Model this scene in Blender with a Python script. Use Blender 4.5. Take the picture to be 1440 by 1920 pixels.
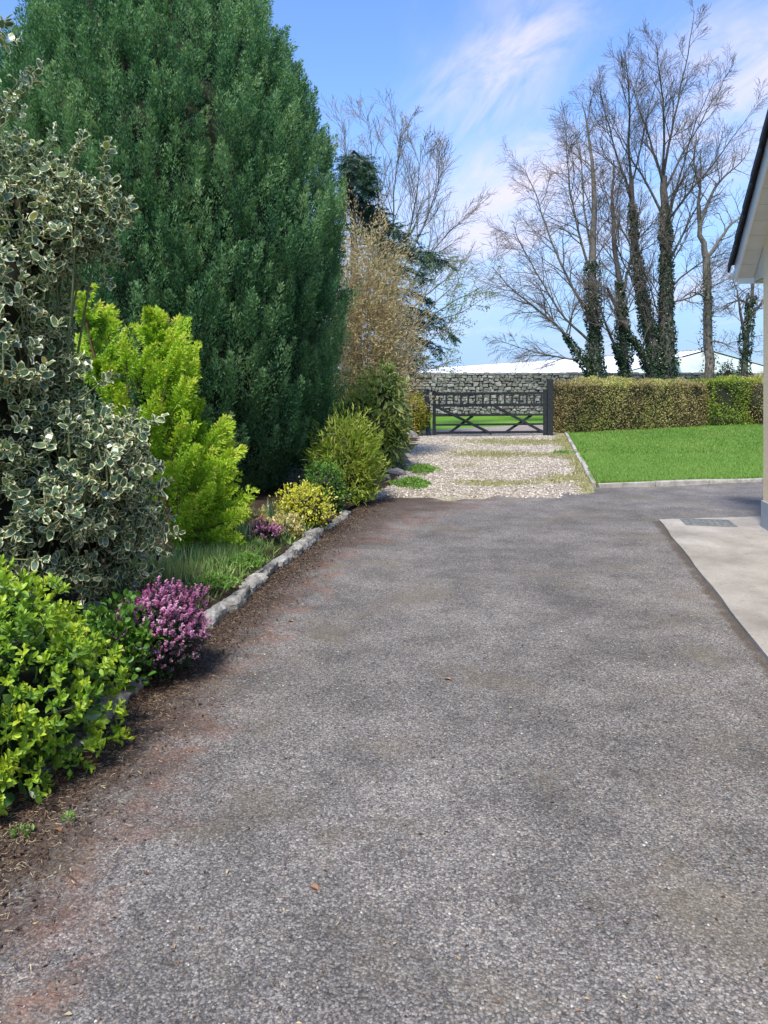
import bpy, math, random
import numpy as np
from mathutils import Vector, Matrix, Euler

for o in list(bpy.data.objects):
    bpy.data.objects.remove(o, do_unlink=True)
scene = bpy.context.scene
col = scene.collection
R = math.radians

# ------------------------------------------------------------------ camera
EYE, FPX = 1.6, 1440.0           # eye height (m); focal length in photograph pixels
HOR = 712.0                      # row of the horizon in the photograph
cam = bpy.data.cameras.new('camera')
cam.sensor_fit = 'VERTICAL'
cam.sensor_height = 24.0
cam.lens = 24.0 * FPX / 1920.0
cam.shift_y = -(960 - HOR) / 1920.0
cam.clip_start = 0.05
cam.clip_end = 3000
camo = bpy.data.objects.new('camera', cam)
camo.location = (0, 0, EYE)
camo.rotation_euler = (R(90), 0, 0)
col.objects.link(camo)
scene.camera = camo
scene.render.resolution_x, scene.render.resolution_y = 768, 1024

# ------------------------------------------------------------------ sun, sky, exposure
SUN_EL = R(56)
SUN_AZ = R(200)                  # compass style: 0 = +Y (view direction), clockwise; sun stands high behind the camera, veiled by thin cloud
sv = Vector((math.sin(SUN_AZ) * math.cos(SUN_EL), math.cos(SUN_AZ) * math.cos(SUN_EL), math.sin(SUN_EL)))
sun = bpy.data.lights.new('sun', 'SUN')
sun.energy = 2.4
sun.angle = R(11)
sun.color = (1.0, 0.955, 0.89)
suno = bpy.data.objects.new('sun', sun)
suno.rotation_euler = (-sv).to_track_quat('-Z', 'Y').to_euler()
suno.location = (-4, -10, 20)
col.objects.link(suno)

world = bpy.data.worlds.new('World')
scene.world = world
world.use_nodes = True
wt = world.node_tree
wt.nodes.clear()


class NT:
    """tiny node-tree helper"""
    def __init__(s, tree):
        s.t = tree

    def n(s, typ, inputs=None, **props):
        nd = s.t.nodes.new(typ)
        for k, v in props.items():
            setattr(nd, k, v)
        for k, v in (inputs or {}).items():
            if isinstance(v, bpy.types.NodeSocket):
                s.t.links.new(v, nd.inputs[k])
            else:
                nd.inputs[k].default_value = v
        return nd

    def math(s, op, a, b=None, c=None, clamp=False):
        d = {0: a}
        if b is not None: d[1] = b
        if c is not None: d[2] = c
        return s.n('ShaderNodeMath', d, operation=op, use_clamp=clamp).outputs[0]

    def vmath(s, op, a, b=None, out=0):
        d = {0: a}
        if b is not None: d[1] = b
        return s.n('ShaderNodeVectorMath', d, operation=op).outputs[out]

    def mix(s, fac, a, b, blend='MIX'):
        return s.n('ShaderNodeMix', {0: fac, 6: a, 7: b}, data_type='RGBA', blend_type=blend).outputs[2]

    def ramp(s, fac, stops, interp='LINEAR'):
        nd = s.n('ShaderNodeValToRGB', {0: fac})
        cr = nd.color_ramp
        cr.interpolation = interp
        while len(cr.elements) < len(stops):
            cr.elements.new(0.5)
        for e, (p, c) in zip(cr.elements, stops):
            e.position = p
            e.color = c if len(c) == 4 else (*c, 1)
        return nd.outputs[0]

    def noise(s, vec, scale, detail=4, rough=0.55, dist=0.0, out=0):
        return s.n('ShaderNodeTexNoise', {'Vector': vec, 'Scale': scale, 'Detail': detail, 'Roughness': rough, 'Distortion': dist}).outputs[out]

    def smooth(s, v, a, b):
        return s.n('ShaderNodeMapRange', {0: v, 1: a, 2: b, 3: 0.0, 4: 1.0}, interpolation_type='SMOOTHSTEP').outputs[0]


W = NT(wt)
sky = W.n('ShaderNodeTexSky', sky_type='NISHITA', sun_disc=False, sun_elevation=SUN_EL, sun_rotation=SUN_AZ,
          altitude=60, air_density=1.15, dust_density=0.5, ozone_density=2.6)
gen = W.n('ShaderNodeTexCoord').outputs['Generated']
sep = W.n('ShaderNodeSeparateXYZ', {0: gen})
den = W.math('MAXIMUM', W.math('ADD', sep.outputs[2], 0.10), 0.02)
pu = W.math('DIVIDE', sep.outputs[0], den)
pv = W.math('DIVIDE', sep.outputs[1], den)
plane = W.n('ShaderNodeCombineXYZ', {0: pu, 1: pv, 2: 0.0}).outputs[0]
rot = W.n('ShaderNodeMapping', {'Vector': plane, 'Location': (2.35, 0.55, 0), 'Rotation': (0, 0, R(-33)), 'Scale': (0.95, 0.42, 1)}).outputs[0]
c1 = W.noise(rot, 1.15, 7, 0.56, 0.55)
rot2 = W.n('ShaderNodeMapping', {'Vector': plane, 'Location': (6.1, 3.4, 0), 'Rotation': (0, 0, R(-28)), 'Scale': (3.6, 0.8, 1)}).outputs[0]
c2 = W.noise(rot2, 1.6, 6, 0.6, 0.9)
cm = W.math('MULTIPLY', W.smooth(c1, 0.47, 0.75), W.math('ADD', W.math('MULTIPLY', W.smooth(c2, 0.28, 0.72), 0.75), 0.25))
# two cirrus banks, given by azimuth slope u and height slope v
fy = W.math('MAXIMUM', sep.outputs[1], 0.05)
cu = W.math('DIVIDE', sep.outputs[0], fy); cv = W.math('DIVIDE', sep.outputs[2], fy)


def bank(u0, v0, u1, v1, wid, seedloc, sc):
    L = math.hypot(u1 - u0, v1 - v0); tx, ty = (u1 - u0) / L, (v1 - v0) / L
    a = W.math('ADD', W.math('MULTIPLY', W.math('SUBTRACT', cu, u0), tx), W.math('MULTIPLY', W.math('SUBTRACT', cv, v0), ty))
    b = W.math('ADD', W.math('MULTIPLY', W.math('SUBTRACT', cu, u0), -ty), W.math('MULTIPLY', W.math('SUBTRACT', cv, v0), tx))
    co = W.n('ShaderNodeCombineXYZ', {0: W.math('MULTIPLY', a, sc[0]), 1: W.math('MULTIPLY', b, sc[1]), 2: seedloc}).outputs[0]
    nz = W.noise(co, 1.0, 8, .6, .7)
    nb = W.math('ADD', b, W.math('MULTIPLY', W.math('SUBTRACT', W.noise(co, .6, 4), .5), wid * 1.3))
    m = W.math('MULTIPLY', W.smooth(W.math('ABSOLUTE', nb), wid, 0.0), W.math('MULTIPLY', W.smooth(a, -.1, .1), W.smooth(a, L + .15, L - .12)))
    return W.math('MULTIPLY', W.math('MULTIPLY', m, W.smooth(nz, .30, .72)), W.smooth(sep.outputs[1], 0.05, 0.25))


k1 = bank(.085, .33, .26, .50, .10, 3.0, (6., 15.))
k2 = bank(.06, .16, .56, .44, .15, 9.0, (5., 12.))
cm = W.math('MAXIMUM', W.math('MULTIPLY', cm, 0.75), W.math('MULTIPLY', W.math('MAXIMUM', k1, W.math('MULTIPLY', k2, 1.25)), 0.85, clamp=True))
SKYK = 0.12
tint = W.n('ShaderNodeMix', {0: 1.0, 6: sky.outputs[0], 7: (0.60, 0.72, 0.96, 1)}, data_type='RGBA', blend_type='MULTIPLY').outputs[2]
lowh = W.math('MULTIPLY', W.smooth(sep.outputs[2], 0.40, 0.0), 0.9)
tint = W.mix(lowh, tint, (1.40, 2.25, 3.65, 1))
skc = W.mix(cm, tint, (3.35, 3.15, 3.75, 1))
bg = W.n('ShaderNodeBackground', {0: skc, 1: SKYK})
W.n('ShaderNodeOutputWorld', {0: bg.outputs[0]})

vs = scene.view_settings
vs.view_transform = 'Standard'
vs.look = 'None'
vs.exposure = 1.3
vs.gamma = 1.0
vs.use_curve_mapping = False
scene.cycles.max_bounces = 6
scene.cycles.transparent_max_bounces = 6

# ------------------------------------------------------------------ measuring helpers


def at(px, py, Y):
    """photograph pixel + real distance -> metres"""
    return np.array(((px - 720) * Y / FPX, Y, EYE + (HOR - py) * Y / FPX))


def gp(px, py):
    """photograph pixel of a point on the ground -> metres"""
    Y = FPX * EYE / (py - HOR)
    return np.array(((px - 720) * Y / FPX, Y))


rng = np.random.default_rng(7)
random.seed(11)


def snoise(P, scale=1.0, seed=0, octv=3):
    """cheap smooth noise in about -1..1 for arrays of points"""
    r = np.random.default_rng(1000 + seed)
    out = np.zeros(len(P)); amp = 1.0; tot = 0
    for o in range(octv):
        for k in range(4):
            d = r.normal(size=3); d /= np.linalg.norm(d)
            out += amp * np.sin(P @ d * scale * (2 ** o) * r.uniform(.7, 1.4) * 2.2 + r.uniform(0, 6.28))
        tot += amp * 2.0
        amp *= 0.55
    return np.clip(out / tot, -1.2, 1.2)


def norm(a):
    return a / np.maximum(np.linalg.norm(a, axis=-1, keepdims=True), 1e-9)


def rdir(n, r=rng):
    return norm(r.normal(size=(n, 3)))

# ------------------------------------------------------------------ mesh helpers


class MB:
    """collects geometry, builds ONE mesh object"""
    def __init__(s):
        s.v = []; s.l = []; s.fs = []; s.mi = []; s.a = []; s.n = 0

    def add(s, V, F, mi=0, a=0.5):
        """V (n,3); F list of index tuples or (m,k) array"""
        V = np.asarray(V, float)
        if isinstance(F, np.ndarray):
            s.l.append((F + s.n).ravel()); s.fs.append(np.full(len(F), F.shape[1])); m = len(F)
        else:
            s.l.append(np.array([i for f in F for i in f], int) + s.n); s.fs.append(np.array([len(f) for f in F])); m = len(F)
        s.mi.append(np.broadcast_to(np.asarray(mi), (m,)).copy())
        s.a.append(np.broadcast_to(np.asarray(a, float), (len(V),)).copy())
        s.v.append(V); s.n += len(V)
        return s

    def mesh(s, name, mats, smooth=False):
        me = bpy.data.meshes.new(name)
        v = np.concatenate(s.v); l = np.concatenate(s.l).astype(np.int32)
        fs = np.concatenate(s.fs).astype(np.int32); mi = np.concatenate(s.mi).astype(np.int32)
        me.vertices.add(len(v)); me.vertices.foreach_set('co', v.astype(np.float32).ravel())
        me.loops.add(len(l)); me.loops.foreach_set('vertex_index', l)
        me.polygons.add(len(fs))
        me.polygons.foreach_set('loop_start', np.concatenate(([0], np.cumsum(fs)[:-1])).astype(np.int32))
        try:
            me.polygons.foreach_set('loop_total', fs)
        except Exception:
            pass
        me.polygons.foreach_set('material_index', mi)
        me.polygons.foreach_set('use_smooth', np.full(len(fs), bool(smooth)))
        at_ = me.attributes.new('v', 'FLOAT', 'POINT')
        at_.data.foreach_set('value', np.concatenate(s.a).astype(np.float32))
        for m in (mats if isinstance(mats, (list, tuple)) else [mats]):
            me.materials.append(m)
        me.update(calc_edges=True)
        me.validate()
        return me

    def build(s, name, mats, parent=None, smooth=False, kind=None):
        o = bpy.data.objects.new(name, s.mesh(name, mats, smooth))
        col.objects.link(o)
        if parent is not None: o.parent = parent
        if kind: o['kind'] = kind
        return o


def tag(o, label=None, cat=None, group=None, kind=None):
    if label: o['label'] = label
    if cat: o['category'] = cat
    if group: o['group'] = group
    if kind: o['kind'] = kind
    return o


def empty(name, loc=(0, 0, 0), rz=0.0):
    o = bpy.data.objects.new(name, None)
    o.empty_display_size = .2
    o.location = Vector([float(c) for c in loc]); o.rotation_euler = (0, 0, rz)
    col.objects.link(o)
    return o


def inst(me, name, parent=None, M=None):
    o = bpy.data.objects.new(name, me); col.objects.link(o)
    if parent is not None: o.parent = parent
    if M is not None: o.matrix_local = M
    return o


def box(x0, x1, y0, y1, z0, z1):
    V = np.array([(x, y, z) for z in (z0, z1) for y in (y0, y1) for x in (x0, x1)], float)
    F = [(0, 2, 3, 1), (4, 5, 7, 6), (0, 1, 5, 4), (1, 3, 7, 5), (3, 2, 6, 7), (2, 0, 4, 6)]
    return V, F


def bbox_bev(x0, x1, y0, y1, z0, z1, b):
    """box with chamfered edges (24 verts)"""
    V = []; idx = {}
    for sx in (0, 1):
        for sy in (0, 1):
            for sz in (0, 1):
                c = np.array(((x0, x1)[sx], (y0, y1)[sy], (z0, z1)[sz]), float)
                inn = np.array((1 - 2 * sx, 1 - 2 * sy, 1 - 2 * sz), float) * b
                for ax in range(3):
                    p = c + inn; p[ax] = c[ax]
                    idx[(sx, sy, sz, ax)] = len(V); V.append(p)
    F = []
    o2 = [(0, 0), (1, 0), (1, 1), (0, 1)]
    for ax in range(3):
        for s in (0, 1):
            f = []
            for (a, c) in o2:
                k = [0, 0, 0]; k[ax] = s; k[(ax + 1) % 3] = a; k[(ax + 2) % 3] = c
                f.append(idx[(*k, ax)])
            F.append(tuple(f if s else f[::-1]))
    for ax in range(3):
        p, q = (ax + 1) % 3, (ax + 2) % 3
        for a in (0, 1):
            for c in (0, 1):
                k0 = [0, 0, 0]; k1 = [0, 0, 0]
                k0[ax] = 0; k1[ax] = 1; k0[p] = k1[p] = a; k0[q] = k1[q] = c
                F.append((idx[(*k0, p)], idx[(*k1, p)], idx[(*k1, q)], idx[(*k0, q)]))
    for sx in (0, 1):
        for sy in (0, 1):
            for sz in (0, 1):
                F.append(tuple(idx[(sx, sy, sz, a)] for a in range(3)))
    return np.array(V), F


def tube(pts, rad, m=6, cap=True):
    pts = np.asarray(pts, float); n = len(pts)
    rad = np.broadcast_to(np.asarray(rad, float), (n,))
    t = norm(np.gradient(pts, axis=0))
    ref = np.eye(3)[np.argmin(np.abs(t.mean(0)))]
    u = norm(np.cross(t, ref)); w = np.cross(t, u)
    a = np.arange(m) * 2 * math.pi / m
    V = pts[:, None] + rad[:, None, None] * (np.cos(a)[None, :, None] * u[:, None] + np.sin(a)[None, :, None] * w[:, None])
    i = np.arange(n - 1)[:, None] * m; j = np.arange(m)[None]; j2 = (j + 1) % m
    F = np.stack([i + j, i + j2, i + m + j2, i + m + j], -1).reshape(-1, 4)
    V = V.reshape(-1, 3)
    Fl = [tuple(f) for f in F.tolist()]
    if cap:
        Fl.append(tuple(range(m))[::-1]); Fl.append(tuple(range((n - 1) * m, n * m)))
    return V, Fl


def tubes_batch(mb, lines, m, mi=0, a=None):
    """lines: list of (pts(n,3), rad(n)); batched by length"""
    by = {}
    for k, (p, r) in enumerate(lines):
        by.setdefault(len(p), []).append(k)
    for n, ks in by.items():
        P = np.array([lines[k][0] for k in ks], float); Rr = np.array([lines[k][1] for k in ks], float)
        t = norm(np.gradient(P, axis=1))
        ref = np.where(np.abs(t[..., 2:]) > 0.8, np.array([1., 0, 0]), np.array([0, 0, 1.]))
        refm = ref[:, :1]
        u = norm(np.cross(t, np.broadcast_to(refm, t.shape)) + 1e-6); w = np.cross(t, u)
        ang = np.arange(m) * 2 * math.pi / m
        V = P[:, :, None] + Rr[:, :, None, None] * (np.cos(ang)[None, None, :, None] * u[:, :, None] + np.sin(ang)[None, None, :, None] * w[:, :, None])
        i = np.arange(n - 1)[:, None] * m; j = np.arange(m)[None]; j2 = (j + 1) % m
        F = np.stack([i + j, i + j2, i + m + j2, i + m + j], -1).reshape(-1, 4)
        B = np.arange(len(ks))[:, None, None] * (n * m)
        FF = (F[None] + B).reshape(-1, 4)
        mb.add(V.reshape(-1, 3), FF, mi, 0.5 if a is None else a)


# leaf templates: x across, y along, z up; unit length 1, half-width in x
DIAMOND = (np.array([(0, 0, 0), (.5, .45, .06), (0, 1, 0), (-.5, .45, .06)]), np.array([(0, 1, 2, 3)]))
TRI = (np.array([(-.5, .12, 0), (.5, .12, 0), (0, 1, .05)]), np.array([(0, 1, 2)]))
FOLD = (np.array([(0, 0, 0), (.5, .42, .13), (0, 1, -.03), (-.5, .42, .13), (0, .45, 0)]),
        np.array([(0, 1, 4), (4, 1, 2), (0, 4, 3), (4, 2, 3)]))
OVAL = (np.array([(0, 0, 0), (.36, .2, .05), (.5, .5, .09), (.34, .8, .05), (0, 1, -.06), (-.34, .8, .05), (-.5, .5, .09), (-.36, .2, .05), (0, .2, 0), (0, .5, .02), (0, .8, .0)]),
        [(0, 1, 8), (1, 2, 9, 8), (2, 3, 10, 9), (3, 4, 10), (0, 8, 7), (8, 9, 6, 7), (9, 10, 5, 6), (10, 4, 5)])
BLADE = (np.array([(-.5, 0, 0), (.5, 0, 0), (.32, .55, .06), (-.32, .55, .06), (0, 1, .2)]), [(0, 1, 2, 3), (3, 2, 4)])


def bent(curl, twist):
    V = OVAL[0].copy(); V[:, 2] += -curl * (V[:, 1] - .2) ** 2 + twist * V[:, 0] * 2 * V[:, 1]
    V[:, 0] += .12 * np.sign(twist) * V[:, 1] * (1 - V[:, 1])
    return (V, OVAL[1])


def holly_template(seed):
    r = np.random.default_rng(seed)
    k = 8
    a = np.arange(k) / k * 2 * math.pi
    ox = .5 * np.sin(a) * (1 + .10 * np.cos(a)); oy = .5 - .5 * np.cos(a)
    wav = np.where(np.arange(k) % 2, .07, -.05) * r.uniform(.4, 1.4, k)
    sp = 1 + np.where(np.arange(k) % 2, .12, -.05)
    sp[0] = 1; sp[k // 2] = 1.12
    O = np.stack([ox * sp, .5 + (oy - .5) * sp, .10 * np.abs(ox) * 2 + wav], 1)
    I = np.stack([ox * .80, .5 + (oy - .5) * .85, .07 * np.abs(ox) * 2], 1)
    V = np.concatenate([O, I])
    F = [(i, (i + 1) % k, k + (i + 1) % k, k + i) for i in range(k)]
    F += [(k, k + 1, k + k - 1)] + [(k + i, k + i + 1, k + k - i - 1, k + k - i) for i in range(1, k // 2 - 1)] + [(k + k // 2 - 1, k + k // 2, k + k // 2 + 1)]
    mi = [1] * k + [0] * (len(F) - k)
    return V, F, np.array(mi)


HOLLY = [holly_template(s) for s in range(3)]


def leaves(mb, tmpl, P, T, N, S, wid, a=None, mi=0):
    """scatter leaves: base P, along T, face normal N, length S, width wid*S"""
    tv = tmpl[0]; tf = tmpl[1]
    if len(tmpl) > 2: mi = tmpl[2]
    n = len(P); k = len(tv)
    T = norm(T); B = norm(np.cross(T, N)); N2 = np.cross(B, T)
    S = np.broadcast_to(S, (n,)); wd = np.broadcast_to(wid, (n,))
    V = P[:, None] + S[:, None, None] * ((tv[None, :, 0:1] * wd[:, None, None]) * B[:, None] + tv[None, :, 1:2] * T[:, None] + tv[None, :, 2:3] * N2[:, None])
    a = rng.random(n) if a is None else np.broadcast_to(a, (n,))
    av = np.repeat(a, k)
    off = np.arange(n) * k
    if isinstance(tf, np.ndarray):
        F = (tf[None] + off[:, None, None]).reshape(-1, tf.shape[1])
        m = np.tile(np.broadcast_to(np.asarray(mi), (len(tf),)), n)
        mb.add(V.reshape(-1, 3), F, m, av)
    else:
        sizes = [len(f) for f in tf]
        flat = np.array([i for f in tf for i in f])
        mb.v.append(V.reshape(-1, 3)); mb.l.append((flat[None] + off[:, None]).ravel() + mb.n)
        mb.fs.append(np.tile(sizes, n)); mb.mi.append(np.tile(np.broadcast_to(np.asarray(mi), (len(tf),)), n))
        mb.a.append(av); mb.n += n * k


def blob(center, radii, seed=0, bump=.15, sub=(24, 16), zmin=None):
    """noisy closed ellipsoid"""
    nu, nv = sub
    V = [(0, 0, -1)]
    for j in range(1, nv):
        ph = -math.pi / 2 + math.pi * j / nv
        for i in range(nu):
            th = 2 * math.pi * i / nu
            V.append((math.cos(ph) * math.cos(th), math.cos(ph) * math.sin(th), math.sin(ph)))
    V.append((0, 0, 1))
    V = np.array(V)
    r = 1 + bump * snoise(V * 1.5, 1.4, seed)
    V = V * r[:, None] * np.asarray(radii) + np.asarray(center)
    if zmin is not None: V[:, 2] = np.maximum(V[:, 2], zmin)
    F = []
    for i in range(nu):
        F.append((0, 1 + (i + 1) % nu, 1 + i))
        for j in range(nv - 2):
            a = 1 + j * nu; F.append((a + i, a + (i + 1) % nu, a + nu + (i + 1) % nu, a + nu + i))
        a = 1 + (nv - 2) * nu
        F.append((a + i, a + (i + 1) % nu, len(V) - 1))
    return V, F

# ------------------------------------------------------------------ materials


def newmat(name):
    m = bpy.data.materials.new(name); m.use_nodes = True
    m.node_tree.nodes.clear()
    return m, NT(m.node_tree)


def out(n, sh):
    n.n('ShaderNodeOutputMaterial', {0: sh})


def leafmat(name, stops, rough=.5, trans=.25, tcol=None, spec=.4, attr=True, big=0.0, bigcol=None, bigscale=3.0):
    m, n = newmat(name)
    v = n.n('ShaderNodeAttribute', attribute_name='v').outputs['Fac']
    tc = n.n('ShaderNodeTexCoord').outputs['Object']
    nz = n.noise(tc, 9.0, 2)
    fac = n.math('ADD', v, n.math('MULTIPLY', n.math('SUBTRACT', nz, .5), .35), clamp=True)
    c = n.ramp(fac, stops)
    if big:
        bn = n.smooth(n.noise(tc, bigscale, 3), .45, .65)
        c = n.mix(n.math('MULTIPLY', bn, big), c, bigcol)
    p = n.n('ShaderNodeBsdfPrincipled', {'Base Color': c, 'Roughness': rough, 'Specular IOR Level': spec})
    sh = p.outputs[0]
    if trans:
        tcv = n.mix(1.0, c, tcol or (1.25, 1.3, .55, 1), 'MULTIPLY')
        t = n.n('ShaderNodeBsdfTranslucent', {'Color': tcv})
        sh = n.n('ShaderNodeMixShader', {0: trans, 1: sh, 2: t.outputs[0]}).outputs[0]
    out(n, sh)
    return m


def simple(name, c, rough=.6, spec=.3, nscale=None, namp=.25, bump=0.0, bscale=30, metal=0.0):
    m, n = newmat(name)
    tc = n.n('ShaderNodeTexCoord').outputs['Object']
    cc = (*c, 1)
    ins = {'Roughness': rough, 'Specular IOR Level': spec, 'Metallic': metal}
    if nscale:
        f = n.noise(tc, nscale, 5, .6)
        lo = tuple(x * (1 - namp) for x in c) + (1,); hi = tuple(min(1, x * (1 + namp)) for x in c) + (1,)
        cc = n.ramp(f, [(.3, lo), (.7, hi)])
    ins['Base Color'] = cc
    if bump:
        h = n.noise(tc, bscale, 5, .65)
        ins['Normal'] = n.n('ShaderNodeBump', {'Strength': bump, 'Distance': .01, 'Height': h}).outputs[0]
    p = n.n('ShaderNodeBsdfPrincipled', ins)
    out(n, p.outputs[0])
    return m


M = {}
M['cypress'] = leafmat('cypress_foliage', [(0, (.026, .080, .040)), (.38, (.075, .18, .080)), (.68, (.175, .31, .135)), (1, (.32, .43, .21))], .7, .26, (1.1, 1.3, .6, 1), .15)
M['core'] = simple('twig_shade_fill', (.034, .034, .021), .9, .1, 8, .4)  # twig brown deepened to near black: shade inside foliage put into the colour
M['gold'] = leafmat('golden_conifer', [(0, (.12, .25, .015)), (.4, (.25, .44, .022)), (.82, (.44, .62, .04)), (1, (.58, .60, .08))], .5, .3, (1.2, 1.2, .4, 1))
M['bark_red'] = simple('reddish_bark', (.13, .075, .045), .9, .1, 20, .4, .5, 60)
M['bark'] = simple('grey_bark', (.105, .092, .075), .9, .1, 9, .45, .6, 40)
M['bark_pale'] = simple('pale_bark', (.16, .14, .112), .85, .1, 6, .5, .5, 40)
M['twig'] = simple('bare_twigs', (.15, .12, .10), .9, .1)
M['twig_pale'] = simple('pale_bare_twigs', (.21, .17, .125), .9, .1)
M['ivy'] = leafmat('ivy', [(0, (.014, .032, .014)), (.7, (.03, .07, .025)), (1, (.07, .11, .04))], .35, .1)
M['holly'] = leafmat('holly_leaf', [(0, (.040, .085, .045)), (.6, (.085, .155, .075)), (.93, (.19, .26, .09)), (.97, (.3, .28, .06)), (1, (.5, .40, .10))], .24, .2, spec=.6)
M['margin'] = leafmat('holly_margin', [(0, (.52, .51, .27)), (1, (.72, .69, .44))], .35, .15, (1, 1, .8, 1))
M['lime'] = leafmat('lime_leaf', [(0, (.07, .16, .02)), (.35, (.19, .33, .028)), (.8, (.40, .52, .04)), (1, (.50, .55, .05))], .42, .28, spec=.4)
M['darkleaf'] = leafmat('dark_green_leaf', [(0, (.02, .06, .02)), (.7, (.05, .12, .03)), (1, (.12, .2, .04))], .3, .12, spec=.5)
M['box'] = leafmat('mid_green_leaf', [(0, (.04, .11, .015)), (.7, (.09, .21, .025)), (1, (.2, .33, .03))], .4, .2)
M['euonymus'] = leafmat('golden_variegated_leaf', [(0, (.14, .20, .02)), (.35, (.42, .44, .03)), (.75, (.62, .58, .05)), (1, (.75, .66, .28))], .4, .2)
M['cream'] = leafmat('cream_variegated_leaf', [(0, (.12, .16, .03)), (.4, (.5, .42, .13)), (1, (.76, .66, .36))], .45, .2)
M['heath_green'] = leafmat('heather_green', [(0, (.015, .04, .02)), (1, (.05, .09, .04))], .6, .1)
M['pink'] = leafmat('heather_flower', [(0, (.34, .09, .20)), (.5, (.56, .22, .38)), (1, (.74, .42, .56))], .6, .25, (1.1, .8, 1, 1))
M['feather'] = leafmat('yellow_green_feather', [(0, (.12, .20, .022)), (.5, (.27, .36, .04)), (1, (.47, .48, .12))], .45, .25)
M['laurel'] = leafmat('laurel_leaf', [(0, (.06, .12, .03)), (.5, (.18, .26, .06)), (1, (.44, .45, .18))], .35, .2)
M['tan'] = leafmat('tan_dry_foliage', [(0, (.24, .185, .085)), (.5, (.47, .375, .20)), (.85, (.60, .50, .29)), (1, (.42, .44, .13))], .8, .2, (1.1, 1, .8, 1))
M['goldhedge'] = leafmat('gold_hedge_leaf', [(0, (.12, .17, .02)), (.6, (.38, .34, .025)), (1, (.58, .46, .04))], .45, .2)
M['hedge'] = leafmat('beech_hedge_leaf', [(0, (.17, .13, .052)), (.4, (.33, .26, .10)), (.75, (.46, .375, .15)), (1, (.42, .46, .10))], .7, .15, (1.1, 1.1, .7, 1), big=.55, bigcol=(.22, .25, .045, 1), bigscale=.9)
M['hedge_green'] = leafmat('privet_hedge_leaf', [(0, (.10, .15, .02)), (.6, (.23, .32, .035)), (.9, (.38, .42, .05)), (1, (.62, .54, .06))], .5, .2)
M['cedar'] = leafmat('blue_green_conifer', [(0, (.02, .055, .035)), (.6, (.045, .10, .06)), (1, (.11, .17, .07))], .5, .15)
M['bud'] = leafmat('spring_leaf', [(0, (.10, .18, .04)), (1, (.24, .34, .08))], .5, .3)
M['grass'] = leafmat('lawn_grass', [(0, (.10, .20, .03)), (.6, (.18, .32, .05)), (1, (.28, .41, .09))], .5, .3, big=.35, bigcol=(.27, .32, .08, 1), bigscale=.8)
M['tuft'] = leafmat('grass_tuft', [(0, (.11, .22, .045)), (.5, (.21, .34, .08)), (.8, (.37, .40, .15)), (1, (.55, .48, .28))], .5, .25)
M['cover'] = leafmat('ground_cover', [(0, (.10, .22, .03)), (1, (.26, .42, .09))], .45, .3)
M['blue_shoot'] = leafmat('bluish_shoots', [(0, (.07, .16, .08)), (1, (.2, .30, .16))], .45, .25)
M['litter'] = leafmat('needle_litter', [(0, (.035, .020, .013)), (.55, (.10, .055, .032)), (.82, (.26, .18, .10)), (1, (.50, .42, .25))], .85, .0)
M['dryleaf'] = leafmat('dry_leaf', [(0, (.20, .08, .035)), (1, (.42, .22, .12))], .7, .1, (1, .9, .7, 1))
M['gatewood'] = simple('dark_stained_wood', (.022, .026, .027), .7, .25, 14, .4, .4, 50)
M['slate'] = simple('dark_roof_tile', (.028, .030, .038), .7, .3, 12, .3, .3, 40)
M['white_pvc'] = simple('white_pvc', (.78, .79, .78), .35, .4, 5, .05)
M['soffit'] = simple('cream_soffit', (.68, .64, .56), .5, .3, 6, .06)
M['steel'] = simple('weathered_steel', (.16, .165, .145), .6, .4, 16, .35, .4, 60)
M['soil'] = simple('dark_soil', (.05, .033, .022), .95, .1, 12, .5, .8, 45)
M['mortar'] = simple('old_mortar', (.20, .185, .16), .95, .1, 5, .35, .8, 20)
M['barn_white'] = simple('white_roof_sheet', (.70, .72, .75), .55, .3, .4, .05)
M['barn_wall'] = simple('barn_wall', (.74, .75, .75), .8, .2, .5, .2)
M['panel_pink'] = simple('faded_panel', (.42, .33, .31), .8, .2, 1, .15)


def stonemat(name, a, b, c, scale=4):
    m, n = newmat(name)
    tc = n.n('ShaderNodeTexCoord').outputs['Object']
    rn = n.n('ShaderNodeObjectInfo').outputs['Random']
    v = n.n('ShaderNodeAttribute', attribute_name='v').outputs['Fac']
    off = n.vmath('ADD', tc, n.n('ShaderNodeCombineXYZ', {0: n.math('MULTIPLY', rn, 37.), 1: n.math('MULTIPLY', v, 11.0), 2: 0.}).outputs[0])
    f = n.noise(off, scale, 6, .65)
    cc = n.ramp(f, [(.32, a), (.52, b), (.72, c)])
    k = n.math('ADD', n.math('MULTIPLY', n.math('FRACT', n.math('ADD', rn, v)), .6), .7)
    cc = n.mix(1.0, cc, n.n('ShaderNodeCombineColor', {0: k, 1: k, 2: k}).outputs[0], 'MULTIPLY')
    li = n.smooth(n.noise(off, scale * 4, 4, .6), .58, .66)
    cc = n.mix(n.math('MULTIPLY', li, .5), cc, (.5, .5, .45, 1))
    dk = n.smooth(n.noise(off, scale * 2.3, 5, .7), .60, .72)
    cc = n.mix(n.math('MULTIPLY', dk, .7), cc, (.05, .045, .04, 1))
    bm = n.n('ShaderNodeBump', {'Strength': .8, 'Distance': .012, 'Height': n.noise(off, scale * 5, 6, .7)}).outputs[0]
    p = n.n('ShaderNodeBsdfPrincipled', {'Base Color': cc, 'Roughness': .9, 'Specular IOR Level': .2, 'Normal': bm})
    out(n, p.outputs[0])
    return m


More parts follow.
